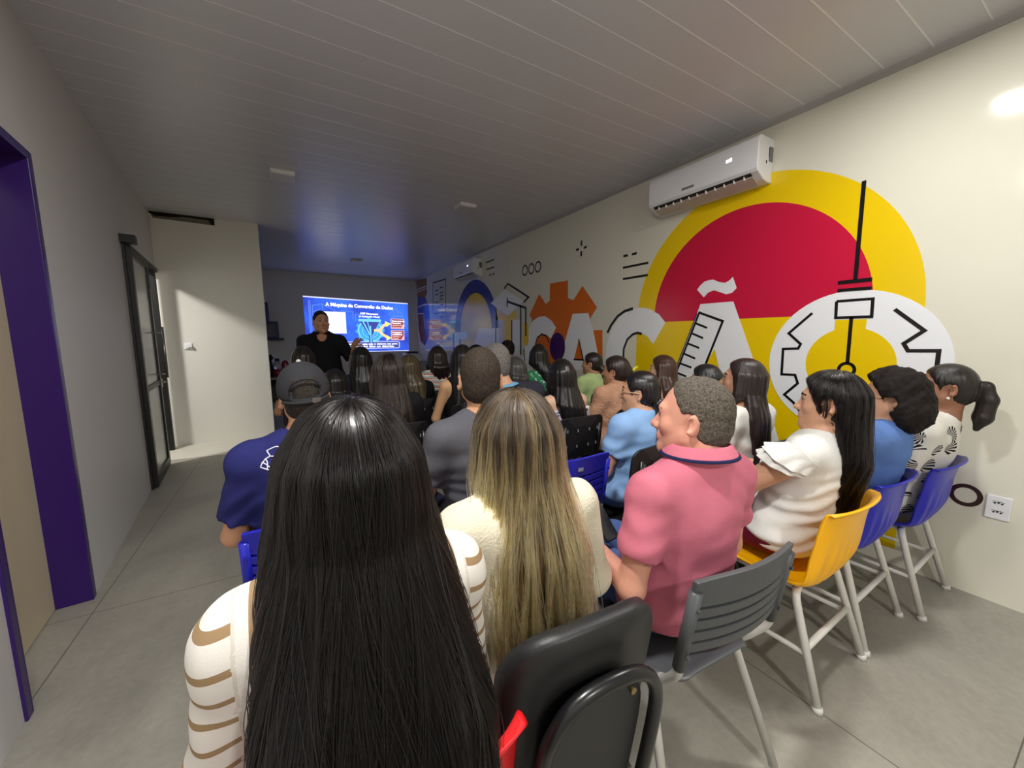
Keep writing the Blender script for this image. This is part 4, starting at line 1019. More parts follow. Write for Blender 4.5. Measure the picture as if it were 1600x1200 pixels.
    lo = allp.min(0) - np.array([0.14, 0.22, 0.0]); hi = allp.max(0) + np.array([0.14, 0.22, 0.03]); lo[2] = 0.0; lo[1] = min(lo[1], -0.22)
    vs, q = surface(body, lo, hi, h)
    vs = relax(vs, q, 1, 0.35)
    bo = np_mesh('body', vs, q, skin(g('skin', (172, 122, 92))), root)
    # eyes, brows, lips
    def face(nm, bm, m): return obj(nm, bm, m, root, smooth=True)
    def hw(p): return hc0 + Rh @ (np.array(p) * hs)
    for s in (-1, 1):
        bm = B(); c = hw((s * 0.031, 0.0780, 0.009)); bmesh.ops.create_uvsphere(bm, u_segments=14, v_segments=10, radius=0.0128 * hs, matrix=Matrix.Translation(c)); face('eye', bm, mat('eye_white', (176, 166, 158), 0.25))
        bm = B(); c = hw((s * 0.031, 0.0848, 0.0085)); bmesh.ops.create_uvsphere(bm, u_segments=12, v_segments=8, radius=0.0074 * hs, matrix=Matrix.Translation(c)); face('iris', bm, mat('eye_iris', (34, 22, 16), 0.15))
        bm = B(); add_tube(bm, smooth_path([hw((s * 0.014, 0.0925, 0.031)), hw((s * 0.030, 0.0905, 0.036)), hw((s * 0.048, 0.077, 0.031))], 4), [0.0035] * 4 + [0.004] * 4 + [0.002]); face('eyebrow', bm, hair_mat((30, 22, 18), short=True))
        bm = B(); add_tube(bm, smooth_path([hw((s * 0.018, 0.088, 0.013)), hw((s * 0.031, 0.0925, 0.0185)), hw((s * 0.045, 0.083, 0.012))], 4), 0.0016, 6); face('eyelash', bm, mat('lash_dark', (26, 20, 18), 0.5))
    lc = tuple(int(c * f) for c, f in zip(g('skin', (172, 122, 92)), (0.92, 0.68, 0.68)))
    lm = mat('lip_%d_%d_%d' % lc, lc, 0.4)
    for zz, rr, yy in ((-0.0555, 0.0052, 0.0975), (-0.0685, 0.0060, 0.0968)):
        bm = B(); add_tube(bm, smooth_path([hw((-0.021, yy - 0.010, -0.0615)), hw((-0.010, yy - 0.0015, zz)), hw((0, yy, zz - 0.001)), hw((0.010, yy - 0.0015, zz)), hw((0.021, yy - 0.010, -0.0615))], 3), [0.0018 * hs] + [rr * hs * 0.8] * 2 + [rr * hs] * 7 + [rr * hs * 0.8] * 2 + [0.0018 * hs]); face('lip', bm, lm)
    # ---- trousers, shoes
    fold = g('seed', abs(hash(label)) % 997 if False else sum(map(ord, label)) % 997)
    def trousers(P):
        q_ = loc(P)
        d = elld(q_, (0, 0.012 * gi, 0.105 * k), (0.168 * gi * hx, 0.125 * gi, 0.105 * k))
        for s in (-1, 1):
            d = smin(d, capd(P, hj[s], kn[s], 0.084 * (0.6 + 0.4 * gi), 0.063), 0.03)
            d = smin(d, capd(P, kn[s], an[s] - np.array([0, 0, 0.02]), 0.063, 0.052), 0.02)
        d = d - 0.006 + 0.002 * wob(P, 38, fold)
        d = np.maximum(d, 0.085 - P[:, 2])
        if not stand: d = smax(d, (zs - 0.001) - P[:, 2] - 10 * np.maximum(0, np.abs(P[:, 1]) - 0.26), 0.01)
        return d
    l2 = np.array([-0.32, -0.26, 0.0]); h2 = np.array([0.32, 0.60 + abs(g('legs', 0)), zs + 0.32]) if not stand else np.array([0.32, 0.3, zs + 0.34])
    vs, q = surface(trousers, l2, h2, max(h, 0.009)); vs = relax(vs, q, 1, 0.4)
    np_mesh(g('bottom_name', 'trousers'), vs, q, g('bottom', cloth('cloth_dark_denim', (36, 42, 60))), root)
    for s in (-1, 1):
        def shoe(P):
            d = capd(P, an[s] + np.array([0, -0.045, -0.060]), an[s] + np.array([s * 0.02, 0.15, -0.065]), 0.036, 0.036)
            d = smin(d, capd(P, an[s] + np.array([0, -0.02, 0.0]), an[s] + np.array([s * 0.01, 0.09, -0.05]), 0.042, 0.034), 0.02)
            return np.maximum(d, 0.001 - P[:, 2])
        vs, q = surface(shoe, an[s] + np.array([-0.09, -0.12, -0.10]), an[s] + np.array([0.09, 0.24, 0.05]), 0.009)
        np_mesh('shoe', relax(vs, q, 1), q, g('shoe', mat('shoe_dark', (34, 30, 30), 0.5)), root)
    # ---- top
    th = g('th', 0.009); sl_ = g('sleeve', 0.55); neck = g('neck', 'crew'); wam = g('wr', 0.0035); sg = g('sleeveg', 1.0)
    sls = g('sleeves', {-1: sl_, 1: sl_})
    def sleeve(P, s, ext=0.0):
        L = sls[s]
        if L <= 0: return None
        ls = 0.013 * sg + ext
        d = capd(P, sh[s], el[s], 0.046 * ag + ls, 0.042 * ag + ls * (1.35 if L < 1 else 0.9))
        if L > 1: d = smin(d, capd(P, el[s], wr[s], 0.041 * ag + ls * 0.8, 0.028 * ag + ls * 0.8), 0.025); d = np.maximum(d, plane(P, el[s] + (wr[s] - el[s]) * min(L - 1, 0.97), wr[s] - el[s]))
        else: d = np.maximum(d, plane(P, sh[s] + (el[s] - sh[s]) * L, el[s] - sh[s]))
        return d
    hem = g('hem', -0.005)
    nbl = np.array([0, -0.030, 0.690 * S - (0.008 if fem else 0.018)])
    def shirt(P):
        q_ = loc(P)
        d = torso(P) - th
        for s in (-1, 1):
            e = sleeve(P, s)
            if e is not None: d = smin(d, e, 0.048)
        d = d + wam * wob(q_ * np.array([1, 1, 1.9], f4), 24, fold) + 0.3 * wam * wob(P, 75, fold + 1)
        fa = g('folds', 0.0)
        if fa: d = d + fa * np.sin(q_[:, 2] * 80 + 5.5 * wob(P, 9, fold + 3) + 1.5 * wob(P, 30, fold + 4) + np.abs(q_[:, 0]) * 34) * np.clip((0.60 * S - q_[:, 2]) / 0.12, 0.0, 1) * (0.6 + 0.4 * wob(P, 16, fold + 5))
        if neck in ('crew', 'collar'): d = smax(d, -capd(q_, nbl - np.array([0, -0.005, 0.045]), nbl + np.array([0, 0.035, 0.12]), 0.060 * g('neckg', 1.0), 0.085 * g('neckg', 1.0)), 0.008)
        elif neck == 'v': d = smax(smax(d, -capd(q_, nbl - np.array([0, -0.01, 0.045]), nbl + np.array([0, 0.035, 0.12]), 0.062, 0.09), 0.008), -capd(q_, nbl + np.array([0, 0.10, -0.16]), nbl + np.array([0, 0.10, 0.10]), 0.01, 0.09), 0.006)
        elif neck == 'boat': d = smax(d, -elld(q_, nbl + np.array([0, 0.01, 0.03]), (0.105 * w_, 0.11, 0.062)), 0.008)
        elif neck == 'tank':
            d = smax(d, -elld(q_, nbl + np.array([0, 0.02, 0.03]), (0.085, 0.14, 0.13)), 0.008)
            for s in (-1, 1): d = smax(d, -sph(q_, (s * 0.215 * w_, -0.02, 0.575 * S), 0.105), 0.008)
        elif neck == 'off': d = np.maximum(d, q_[:, 2] - 0.545 * S)
        d = np.maximum(d, hem - q_[:, 2])
        if not stand: d = smax(d, zs - P[:, 2], 0.006)
        return d
    lo = np.minimum(sh[-1], sh[1]).copy(); pts_ = [sh[s] for s in (-1, 1)]
    for s in (-1, 1):
        if sls[s] > 0: pts_.append(el[s])
        if sls[s] > 1: pts_.append(wr[s])
    pts_ = np.array(pts_ + [nb, up((0.2 * gi, 0, 0.05)), up((-0.2 * gi, 0, 0.05))])
    lo = pts_.min(0) - np.array([0.11, 0.24 * max(1, gi), 0.12]); hi = pts_.max(0) + np.array([0.11, 0.24 * max(1, gi), 0.12])
    vs, q = surface(shirt, lo, hi, h); vs = relax(vs, q, 1, 0.4)
    # cloth coordinates: across the back on the torso, along the arm on the sleeves
    lq = loc(vs); sw = np.zeros(len(vs), f4); su = lq[:, 0].copy()
    for s in (-1, 1):
        if sls[s] > 0:
            e = uparm(vs, s, 0.05, 0.05) < 0.03
            e &= (np.abs(lq[:, 0]) > 0.178 * w_)
            ax = unit(el[s] - sh[s]); su[e] = 10 + ((vs[e] - sh[s]) @ ax.astype(f4)) - 0.55 * s * (vs[e][:, 0] - sh[s][0]); sw[e] = 1
    top_o = np_mesh(g('top_name', 'shirt'), vs, q, g('top', cloth('cloth_dark', (30, 30, 34))), root, {'su': su, 'lq': lq})
    F = Fig(); F.root = root; F.hc = hc0; F.Rh = Rh; F.hs = hs; F.up = up; F.sh = sh; F.el = el; F.wr = wr; F.S = S; F.loc = loc; F.nb = nb; F.top = top; F.hw = hw; F.hl = hl; F.torso = torso; F.k = k; F.Ub = Ub; F.w = w_; F.shirt = shirt; F.body = body
    # ---- hair
    F.hair = None
    if hstyle: F.hair = make_hair(F, hstyle, o, h)
    return F

def cranium(q, t, tz=None):
    tz = t if tz is None else tz
    d = elld(q, (0, -0.012, 0.030), (0.075 + t, 0.097 + t, 0.092 + tz))
    return smin(d, elld(q, (0, -0.045, -0.030), (0.058 + t, 0.058 + t, 0.060)), 0.03)
def make_hair(F, style, o, h):
    g = lambda k, d=None: o.get(k, d)
    t = g('ht', 0.018) if style not in ('short', 'cap') else 0.010
    fold = len(o) * 13 + int(abs(F.hc[0]) * 100)
    hs = F.hs; hc = F.hc; S = F.S
    ear_show = g('ears', style in ('short', 'bun', 'pony', 'lowpony', 'cap'))
    def front(q, d):
        fz = g('hairline', 0.098 if style in ('short', 'cap') else 0.086)
        n = np.array([0.0, 0.90, -0.436]) if g('slope', 1) else np.array([0, 1, 0])
        d = smax(d, plane(q, (0, g('hy0', 0.076), fz), n), 0.012)
        d = smax(d, -elld(q, (0, 0.075, -0.05), (0.066, 0.060, 0.115)), 0.012)
        if ear_show:
            for s in (-1, 1): d = smax(d, -elld(q, (s * 0.085, 0.0, -0.014), (0.03, 0.030, 0.042)), 0.010)
        return d
    locks = []
    if style in ('long', 'bob', 'half'):
        n = g('locks', 9); pm = g('spread', 1.75); Lz = g('len', 0.42)   # length below the head centre
        sp_w = g('hw', 0.105); yb = g('yb', -0.165); rs = np.random.RandomState(fold)
        for i in range(n):
            ph = -pm + 2 * pm * i / (n - 1); sx, cy = math.sin(ph), -math.cos(ph)
            p0 = F.hw((sx * 0.072, cy * 0.092 - 0.008, 0.035))
            p1 = F.hw((sx * (0.078 + t * 0.6), cy * 0.098 - 0.012, -0.07))
            zl = Lz * (0.94 + 0.10 * rs.rand()) - g('taper', 0.04) * abs(sx)
            bk = np.array([F.hc[0], F.hc[1], 0])
            f = g('frontlock', 0.0)
            yy = (F.up((0, yb, 0.55 * S))[1]) if cy < 0.15 else F.hc[1] + 0.02 + f
            yy2 = F.up((0, yb, max(0.05, (F.hc[2] - Lz - 0.456))))[1] if cy < 0.15 else yy
            p2 = np.array([F.hc[0] * 0.6 + sx * sp_w, 0.35 * p1[1] + 0.65 * yy + 0.015 * (1 + cy) , F.hc[2] - zl * 0.52])
            if g('yend') and cy < 0.15: yy2 = g('yend')
            p3 = np.array([F.hc[0] * 0.5 + sx * sp_w * g('flare', 1.0) + g('sway', 0.0), yy2 + 0.02 * (1 + cy), F.hc[2] - zl])
            if g('yend') and cy < 0.15: p2[1] = g('ymid', p2[1])
            r = g('lr', 0.030)
            if style == 'bob':
                p2 = p1 + (p2 - p1) * 0.75; p3 = np.array([p2[0], p2[1] + 0.005, F.hc[2] - zl])
            locks.append((p0, p1, p2, p3, r))
    def hair(P):
        q = F.hl(P)
        d = cranium(q, t) * hs
        if style in ('short', 'cap'):
            hd_ = smin(smin(elld(q, (0, -0.012, 0.030), (0.0795, 0.104, 0.102)), elld(q, (0, -0.045, -0.030), (0.062, 0.064, 0.060)), 0.03), elld(q, (0, -0.035, -0.045), (0.062, 0.054, 0.055)), 0.02)
            d = front(q, hd_)
            d = smax(d, plane(q, (0, -0.03, -0.070), (0, 0.25, -1)), 0.01)
            d = smax(d, plane(q, (0, 0.03, -0.02), (0, 0.5, -0.85)), 0.008)
            if style == 'cap': d = np.maximum(d, q[:, 2] - 0.075)
            return d * hs + 0.0011 * wob(P, 230, fold) + 0.0009 * wob(P, 420, fold + 2)
        if style == 'curly':
            d = smin(cranium(q, t + 0.004), elld(q, (0, -0.060, -0.060), (0.095 + t, 0.068 + t, 0.105)), 0.04)
            d = front(q, d) * hs
            return d + 0.0055 * wob(P, 95, fold) + 0.0035 * wob(P, 230, fold + 1)
        d = front(q, d / hs) * hs
        if style in ('bun', 'pony', 'lowpony'):
            d = smax(d, hs * plane(q, (0, 0.0, -0.055), (0, 0.45, -0.9)), 0.01)
            if style == 'bun': d = smin(d, elld(P, F.hw(g('bunpos', (0, -0.125, 0.0))), np.array(g('bunr', (0.045, 0.04, 0.045)))), 0.012)
            else:
                pts = g('tail')
                for i in range(len(pts) - 1):
                    a, b = F.hw(pts[i][:3]), F.hw(pts[i + 1][:3]); d = smin(d, capd(P, a, b, pts[i][3], pts[i + 1][3]), 0.010)
        for (p0, p1, p2, p3, r) in locks:
            e = np.minimum(np.minimum(capd(P, p0, p1, r * 1.05, r), capd(P, p1, p2, r, r * 0.95)), capd(P, p2, p3, r * 0.95, r * g('tipr', 0.45)))
            d = smin(d, e, 0.022)
        q2 = F.hl(P)
        if style in ('long', 'bob', 'half'):
            d = smax(d, -elld(q2, (0, 0.085, -0.045), (0.066, 0.068, 0.115)) * hs, 0.010)
            if g('ears', False):
                for s in (-1, 1): d = smax(d, -elld(q2, (s * 0.085, 0.0, -0.014), (0.03, 0.032, 0.045)) * hs, 0.010)
        th_ = np.arctan2(q2[:, 0], -q2[:, 1])
        return d + g('ridge', 0.0022) * np.sin(th_ * 23 + 2.5 * wob(P, 9, fold)) * np.clip((0.10 - q2[:, 2]) / 0.08, 0, 1)
    pts = [F.hw((0, 0, 0.14)), F.hw((-0.13, 0.1, 0)), F.hw((0.13, -0.16, -0.14)), F.hw((0.13, 0.1, 0)), F.hw((-0.13, -0.16, -0.1))]
    for l in locks: pts += [l[2] + 0.06, l[2] - 0.06, l[3] - 0.05, l[3] + 0.05]
    if g('tail'):
        for p in g('tail'): pts += [F.hw(p[:3]) - 0.06, F.hw(p[:3]) + 0.06]
    if g('bunpos'): pts += [F.hw(g('bunpos')) - 0.09, F.hw(g('bunpos')) + 0.09]
    pts = np.array(pts); lo = pts.min(0) - 0.03; hi = pts.max(0) + 0.03
    vs, q = surface(hair, lo, hi, g('hh', h * 0.8)); vs = relax(vs, q, 1, 0.4)
    ql = F.hl(vs); rho = np.sqrt(ql[:, 0] ** 2 + ql[:, 1] ** 2) + 1e-5
    wgt = np.clip(rho / 0.03, 0, 1)
    fl = np.stack([ql[:, 0] / rho * 4 * wgt, ql[:, 1] / rho * 4 * wgt, ql[:, 2] * 1.6 * hs], 1)
    c1 = g('hc', (24, 20, 20)); ho = np_mesh('hair', vs, q, hair_mat(c1, g('hc2'), g('hrough', 0.34), style in ('short', 'cap', 'curly')), F.root, {'flow': fl})
    F.hair_sdf = hair; F.hair_obj = ho
    return ho

def strands(F, n, m, radius, steps=34, Lr=(0.35, 0.6), depth=(-0.012, 0.004), seed=3, crown=(0, -0.03), scatter=0.012, zmin=-0.02, name='hair_strands', part=0.0, clump=0.0, wave=0.0):
    rs = np.random.RandomState(seed); sdf = F.hair_sdf
    # seeds over the upper half of the head, projected to the hair surface
    u = rs.rand(n) * 2 * math.pi; z = zmin + (1 - zmin) * rs.rand(n) ** 0.8
    rr = np.sqrt(np.maximum(0, 1 - z * z)); dirs = np.stack([np.cos(u) * rr, np.sin(u) * rr, z], 1)
    keep = ~((dirs[:, 1] > 0.55) & (dirs[:, 2] < 0.55)); dirs = dirs[keep]; n = len(dirs)
    P = (F.hc + (dirs * np.array([0.09, 0.11, 0.105])) @ F.Rh.T * F.hs).astype(f4)
    lev = (depth[0] + (depth[1] - depth[0]) * rs.rand(n)).astype(f4)
    L = (Lr[0] + (Lr[1] - Lr[0]) * rs.rand(n)) * (0.75 + 0.25 * (dirs[:, 2] * 0.5 + 0.5)); st = (L / steps).astype(f4)
    cw = F.hw((crown[0], crown[1], 0.12)).astype(f4)
    out = np.empty((n, steps + 1, 3), f4); e = 0.002
    jit = rs.randn(n, 3).astype(f4) * np.array([1, 1, 0.2], f4); prev = None
    ph = rs.rand(n).astype(f4) * 6.28
    for i in range(steps + 1):
        tt = i / steps
        for it in range(2 if i else 4):
            d = sdf(P); G = np.stack([sdf(P + np.array(v, f4) * e) - d for v in ((1, 0, 0), (0, 1, 0), (0, 0, 1))], 1) / e
            G /= np.linalg.norm(G, axis=1, keepdims=True) + 1e-6
            free = np.clip((tt - 0.6) / 0.4, 0, 1)
            step = np.clip(d - (lev + scatter * tt * np.abs(jit[:, 0])), -0.02, 0.02)
            P = P - G * (step * (1 - 0.75 * free))[:, None]
        out[:, i] = P
        hv = P - cw; hv[:, 2] = 0; hn = np.linalg.norm(hv, axis=1, keepdims=True) + 1e-5
        near = np.clip((P[:, 2:3] - (F.hc[2] + 0.02)) / 0.08, 0, 1)
        D = np.array([0, 0, -1.0], f4) * (1 - 0.55 * near) + hv / hn * near * 1.0 + jit * (0.05 + 0.06 * tt)
        if wave: D = D + np.stack([np.sin(tt * 22 + ph) * wave * tt, np.cos(tt * 19 + ph) * wave * tt, np.zeros(n)], 1).astype(f4)
        D = D - G * (G * D).sum(1, keepdims=True) * (1 - 0.5 * free)
        D /= np.linalg.norm(D, axis=1, keepdims=True) + 1e-6
        if prev is not None: D = 0.55 * D + 0.45 * prev; D /= np.linalg.norm(D, axis=1, keepdims=True) + 1e-6
        prev = D; P = P + D * st[:, None]
    hcv = bpy.data.hair_curves.new(name); hcv.add_curves([steps + 1] * n)
    hcv.attributes['position'].data.foreach_set('vector', out.reshape(-1))
    rad = np.tile((radius * (1 - 0.55 * np.linspace(0, 1, steps + 1) ** 3)).astype(f4), n)
    ra = hcv.attributes.get('radius') or hcv.attributes.new('radius', 'FLOAT', 'POINT'); ra.data.foreach_set('value', rad)
    az = np.arctan2(dirs[:, 0], -dirs[:, 1]); sk = 0.5 + 0.5 * np.sin(az * 17 + 1.3 * np.sin(az * 7 + seed)) * np.sin(az * 31 + seed)
    sk = np.clip(0.60 * sk + 0.30 * rs.rand(n) + 0.22 * np.clip(np.abs(az) - 0.25, -0.3, 0.8), 0, 1)
    sa = hcv.attributes.new('streak', 'FLOAT', 'POINT'); sa.data.foreach_set('value', np.repeat(sk, steps + 1).astype(f4))
    hcv.materials.append(m)
    ob = bpy.data.objects.new(name, hcv); COL.objects.link(ob); ob.parent = F.hair_obj
    return ob

# ------------------------------------------------------------------ cloth
def cloth(name, rgb, rough=0.85, bump=0.25, bscale=420, var=0.05, vscale=7, sheen=0.0):
    if name in MATS: return MATS[name]
    return mat(name, rgb, rough, spec=0.2, bump=bump, bscale=bscale, var=var, vscale=vscale, sheen=sheen)
def stripe_cloth(name, base, stripe, freq, duty, seam=True):
    m = cloth(name, base, bump=0.08); t = NT(m); at = t.n('Attribute', attribute_name='su')
    f = t.math('FRACT', t.math('MULTIPLY', t.math('ADD', at.outputs['Fac'], 100.024), freq)); s = t.math('LESS_THAN', f, duty)
    tc = t.n('TexCoord'); n = t.n('TexNoise'); n.inputs['Scale'].default_value = 300; t.l(tc.outputs['Object'], n.inputs['Vector'])
    c = t.mix(s, lin(base), lin(stripe)); t.l(c, t.b.inputs['Base Color']); return m
def print_cloth(name, base, blobs, scale=14.0, thresh=0.55, dist=0.8, kind='noise', aniso=(1, 1, 1)):
    """printed fabric: blobs = list of (rgb, threshold)"""
    m = cloth(name, base); t = NT(m); tc = t.n('TexCoord'); mp = t.n('Mapping'); mp.inputs['Scale'].default_value = aniso; t.l(tc.outputs['Object'], mp.inputs['Vector'])
    c = None; base_c = lin(base) + (1,)
    for i, (rgb, th_) in enumerate(blobs):
        if kind == 'voronoi': n = t.n('TexVoronoi'); n.inputs['Scale'].default_value = scale; out = n.outputs['Distance']
        elif kind == 'wave': n = t.n('TexWave'); n.inputs['Scale'].default_value = scale; n.inputs['Distortion'].default_value = dist; n.bands_direction = 'Z'; out = n.outputs['Fac']
        else: n = t.n('TexNoise'); n.inputs['Scale'].default_value = scale * (1 + 0.37 * i); n.inputs['Distortion'].default_value = dist; out = n.outputs['Fac']
        mp2 = t.n('Mapping'); mp2.inputs['Location'].default_value = (i * 3.1, i * 1.7, i * 2.3); t.l(mp.outputs[0], mp2.inputs['Vector']); t.l(mp2.outputs[0], n.inputs['Vector'])
        k = t.math('GREATER_THAN', out, th_) if kind != 'voronoi' else t.math('LESS_THAN', out, th_)
        c = t.mix(k, c if c is not None else base_c, lin(rgb) + (1,))
    t.l(c, t.b.inputs['Base Color']); return m
def leaf_cloth(name, base, ink):
    """scattered dark fan-shaped leaves"""
    m = cloth(name, base); t = NT(m); tc = t.n('TexCoord'); v = t.n('TexVoronoi'); v.inputs['Scale'].default_value = 11.0; v.inputs['Randomness'].default_value = 0.7
    t.l(tc.outputs['Object'], v.inputs['Vector'])
    d = t.n('VectorMath', operation='SUBTRACT'); mp = t.n('VectorMath', operation='SCALE'); mp.inputs['Scale'].default_value = 1.0
    t.l(tc.outputs['Object'], d.inputs[0]); t.l(v.outputs['Position'], d.inputs[1])
    sx = t.n('SeparateXYZ'); t.l(d.outputs[0], sx.inputs[0])
    ang = t.math('ARCTAN2', sx.outputs[2], t.math('ADD', sx.outputs[0], sx.outputs[1]))
    rays_ = t.math('GREATER_THAN', t.math('SINE', t.math('MULTIPLY', ang, 17.0)), -0.25)
    near = t.math('LESS_THAN', v.outputs['Distance'], 0.50)
    half = t.math('GREATER_THAN', t.math('SINE', t.math('ADD', ang, 1.0)), -0.55)
    k = t.math('MULTIPLY', t.math('MULTIPLY', rays_, near), half)
    t.l(t.mix(k, lin(base), lin(ink)), t.b.inputs['Base Color']); return m

# ------------------------------------------------------------------ the people and their seats
FOCUS = np.array([0.7, 6.0])
def seat_at(F, fn, label, dy=0.03, dx=0.0, yaw=None, **kw):
    r = F.root; a = r.rotation_euler.z if yaw is None else yaw
    c, s = math.cos(a), math.sin(a)
    loc = (r.location.x + c * dx - s * dy, r.location.y + s * dx + c * dy, 0)
    return fn(loc, a, label=label, **kw)
def put(label, px, py, d, look=None, **o):
    p = at_depth(px, py, d); yaw = o.get('yaw', 0.0)
    if 'hy' not in o:
        v = FOCUS - p[:2]; o['hy'] = (math.atan2(-v[0], v[1]) if look is None else look) - yaw
    else: o['hy'] -= 0
    return person(label, p[0], p[1], p[2], **o)
BLK = (22, 18, 18)
SK_L, SK_M, SK_T, SK_D = (218, 176, 148), (202, 154, 124), (182, 134, 104), (150, 104, 80)

# --- back row, nearest the camera -----------------------------------------------------------
striped = stripe_cloth('white_cloth_with_tan_stripes', (216, 211, 204), (150, 124, 92), 24.0, 0.24)
F = put('woman with very long black hair in a tan-striped white blouse, closest to the camera', 545, 622, 0.60, hy=0.0, h=0.005, hh=0.0045, lean=-0.13, skin=SK_M,
        hair='long', ht=0.030, len=0.62, hw=0.112, flare=0.76, lr=0.034, locks=11, spread=1.9, yb=-0.175, yb2=0, taper=0.02, tipr=0.7, yend=-0.38, ymid=-0.265, hc=(7, 5, 6), hc2=(16, 12, 12), hrough=0.3, ridge=0.0015,
        w=0.95, g=1.06, sleeve=1.7, sleeveg=1.4, th=0.014, wr=0.005, top=striped, top_name='blouse', neck='boat', bottom=cloth('cloth_dark_olive', (52, 54, 46)),
        arms={-1: ((-0.18, 0.14, -0.95), (0.35, 0.9, -0.1), None), 1: ((0.16, 0.20, -0.95), (-0.35, 0.9, -0.1), None)})
strands(F, 22000, strand_mat('strands_black', [(0.0, (4, 3, 3)), (0.7, (11, 8, 8)), (1.0, (24, 15, 14))], 0.2, ior=1.42), 0.00055, steps=40, Lr=(0.62, 0.82), depth=(-0.010, 0.004), seed=5, scatter=0.008, zmin=-0.35)
seat_at(F, shell_chair, 'red plastic shell chair under the woman with very long black hair', pl=P_RED, dy=-0.01, ztop=0.80)
cream = cloth('cream_blouse_cloth', (212, 205, 184), bump=0.35, bscale=160)
F = put('woman with long blonde-streaked hair in a cream blouse, on the black padded chair', 806, 609, 0.95, h=0.005, hh=0.0045, lean=0.02, hy=-0.15, skin=SK_L,
        hair='long', ht=0.020, len=0.50, hw=0.082, flare=0.85, lr=0.022, locks=9, spread=1.5, yb=-0.160, taper=0.05, tipr=0.3, hc=(44, 34, 24), hc2=(120, 98, 64), ridge=0.004,
        w=1.02, g=1.05, sleeve=1.8, sleeveg=1.6, th=0.014, wr=0.006, top=cream, top_name='blouse', neck='crew', bottom=cloth('cloth_taupe', (120, 104, 92)),
        arms={-1: ((-0.25, 0.15, -0.95), (0.2, 0.95, -0.1), None), 1: ((0.34, 0.1, -0.93), (-0.2, 0.95, -0.1), None)})
strands(F, 11000, strand_mat('strands_blonde', [(0.0, (24, 18, 14)), (0.6, (46, 36, 26)), (1.0, (128, 106, 68))], 0.34, tipcols=[(0.0, (44, 34, 24)), (0.28, (96, 76, 50)), (0.48, (190, 156, 92)), (0.7, (232, 204, 130)), (1.0, (244, 230, 182))], streak=True), 0.0008, steps=38, Lr=(0.62, 0.84), depth=(-0.008, 0.008), seed=8, scatter=0.022, zmin=-0.3, wave=0.35)
seat_at(F, vinyl_chair, 'black padded chair with tubular loop behind its back, under the blonde-streaked woman', dy=-0.03, dx=0.01, yaw=-0.08)
pinkc = cloth('pink_pique_polo', (208, 116, 136), bump=0.35, bscale=520)
F = put('grey-haired man in a pink polo shirt seen in profile, holding a phone', 1092, 588, 1.17, look=0.42, fem=False, h=0.005, hh=0.004, lean=-0.06, yaw=-0.06, skin=(214, 154, 132), hs=1.02, chub=1.06,
        hair='short', hc=(58, 52, 45), hc2=(116, 107, 96), hairline=0.108, hy0=0.060, w=1.14, g=1.18, sleeve=0.62, sleeveg=1.3, th=0.013, wr=0.006, folds=0.0035, top=pinkc, top_name='polo_shirt', neck='collar', neckg=1.1, hem=-0.03, belly=0.5,
        bottom=cloth('cloth_mid_denim', (70, 92, 140)),
        arms={-1: ((-0.22, 0.02, -0.98), (0.10, 0.95, 0.12), dict(fd=(0.35, 0.9, 0.15), up=(-0.9, 0.3, 0.1), curl=0.8)), 1: ((0.20, 0.12, -0.95), (-0.62, 0.78, 0.0), dict(fd=(-0.6, 0.75, 0.2), up=(0.7, 0.5, 0.3), curl=0.9))})
PK = F
def collar(F, m, m2, r0=0.066, hgt=0.040, stripe=True, lift=0.012):
    nbp = F.nb; ang0 = 0.55
    def f(u, v, out=0.0):
        a = -math.pi / 2 + (u - 0.5) * 2 * (math.pi - ang0 * 0.5)      # u=.5 at the back
        rr = r0 + (0.006 if v < 0.45 else 0.006 + 0.030 * (v - 0.45) / 0.55) + out
        z = lift + hgt * (v / 0.45 if v < 0.45 else 1 - 1.0 * (v - 0.45) / 0.55) - 0.012 * (1 + math.sin(a))
        p = np.array([rr * 1.03 * math.cos(a), rr * math.sin(a) + 0.006, z])
        return tuple(nbp + F.Ub @ p)
    o = grid_mesh('collar', f, 41, 9, m, F.root, 0.004, 1)
    if stripe: grid_mesh('collar_stripe', lambda u, v: f(u, 0.86 + 0.10 * v, 0.0035), 41, 3, m2, o, 0.002, 0)
NAVY = cloth('navy_trim', (32, 36, 74)); collar(F, pinkc, NAVY, 0.074, 0.044, True, 0.026)
seat_at(F, slat_chair, 'charcoal slatted chair with pale grey legs under the man in the pink polo', pl=P_GREY, tubem=M_GRT, yaw=-0.07, dx=-0.03, maker=False)
# phone in his hands
hp_ = (F.wr[-1] + F.wr[1]) / 2 + np.array([-0.03, 0.09, 0.015])
ph = empty('smartphone'); a_ = F.root.rotation_euler.z; q = RZ(a_) @ hp_ ; ph.location = (F.root.location.x + q[0], F.root.location.y + q[1], q[2]); ph.rotation_euler = (math.radians(48), 0, a_ + 0.2)
tag(ph, 'dark smartphone held in the hands of the man in pink', 'phone')
bm = B(); add_box(bm, (0, 0, 0), (0.074, 0.15, 0.009)); obj('phone_body', bm, mat('phone_black', (20, 20, 22), 0.3), ph, bevel=0.004, seg=3)
bm = B(); add_box(bm, (0, 0, 0.0052), (0.068, 0.142, 0.0008)); obj('screen', bm, mat('phone_screen', (26, 28, 36), 0.1), ph)

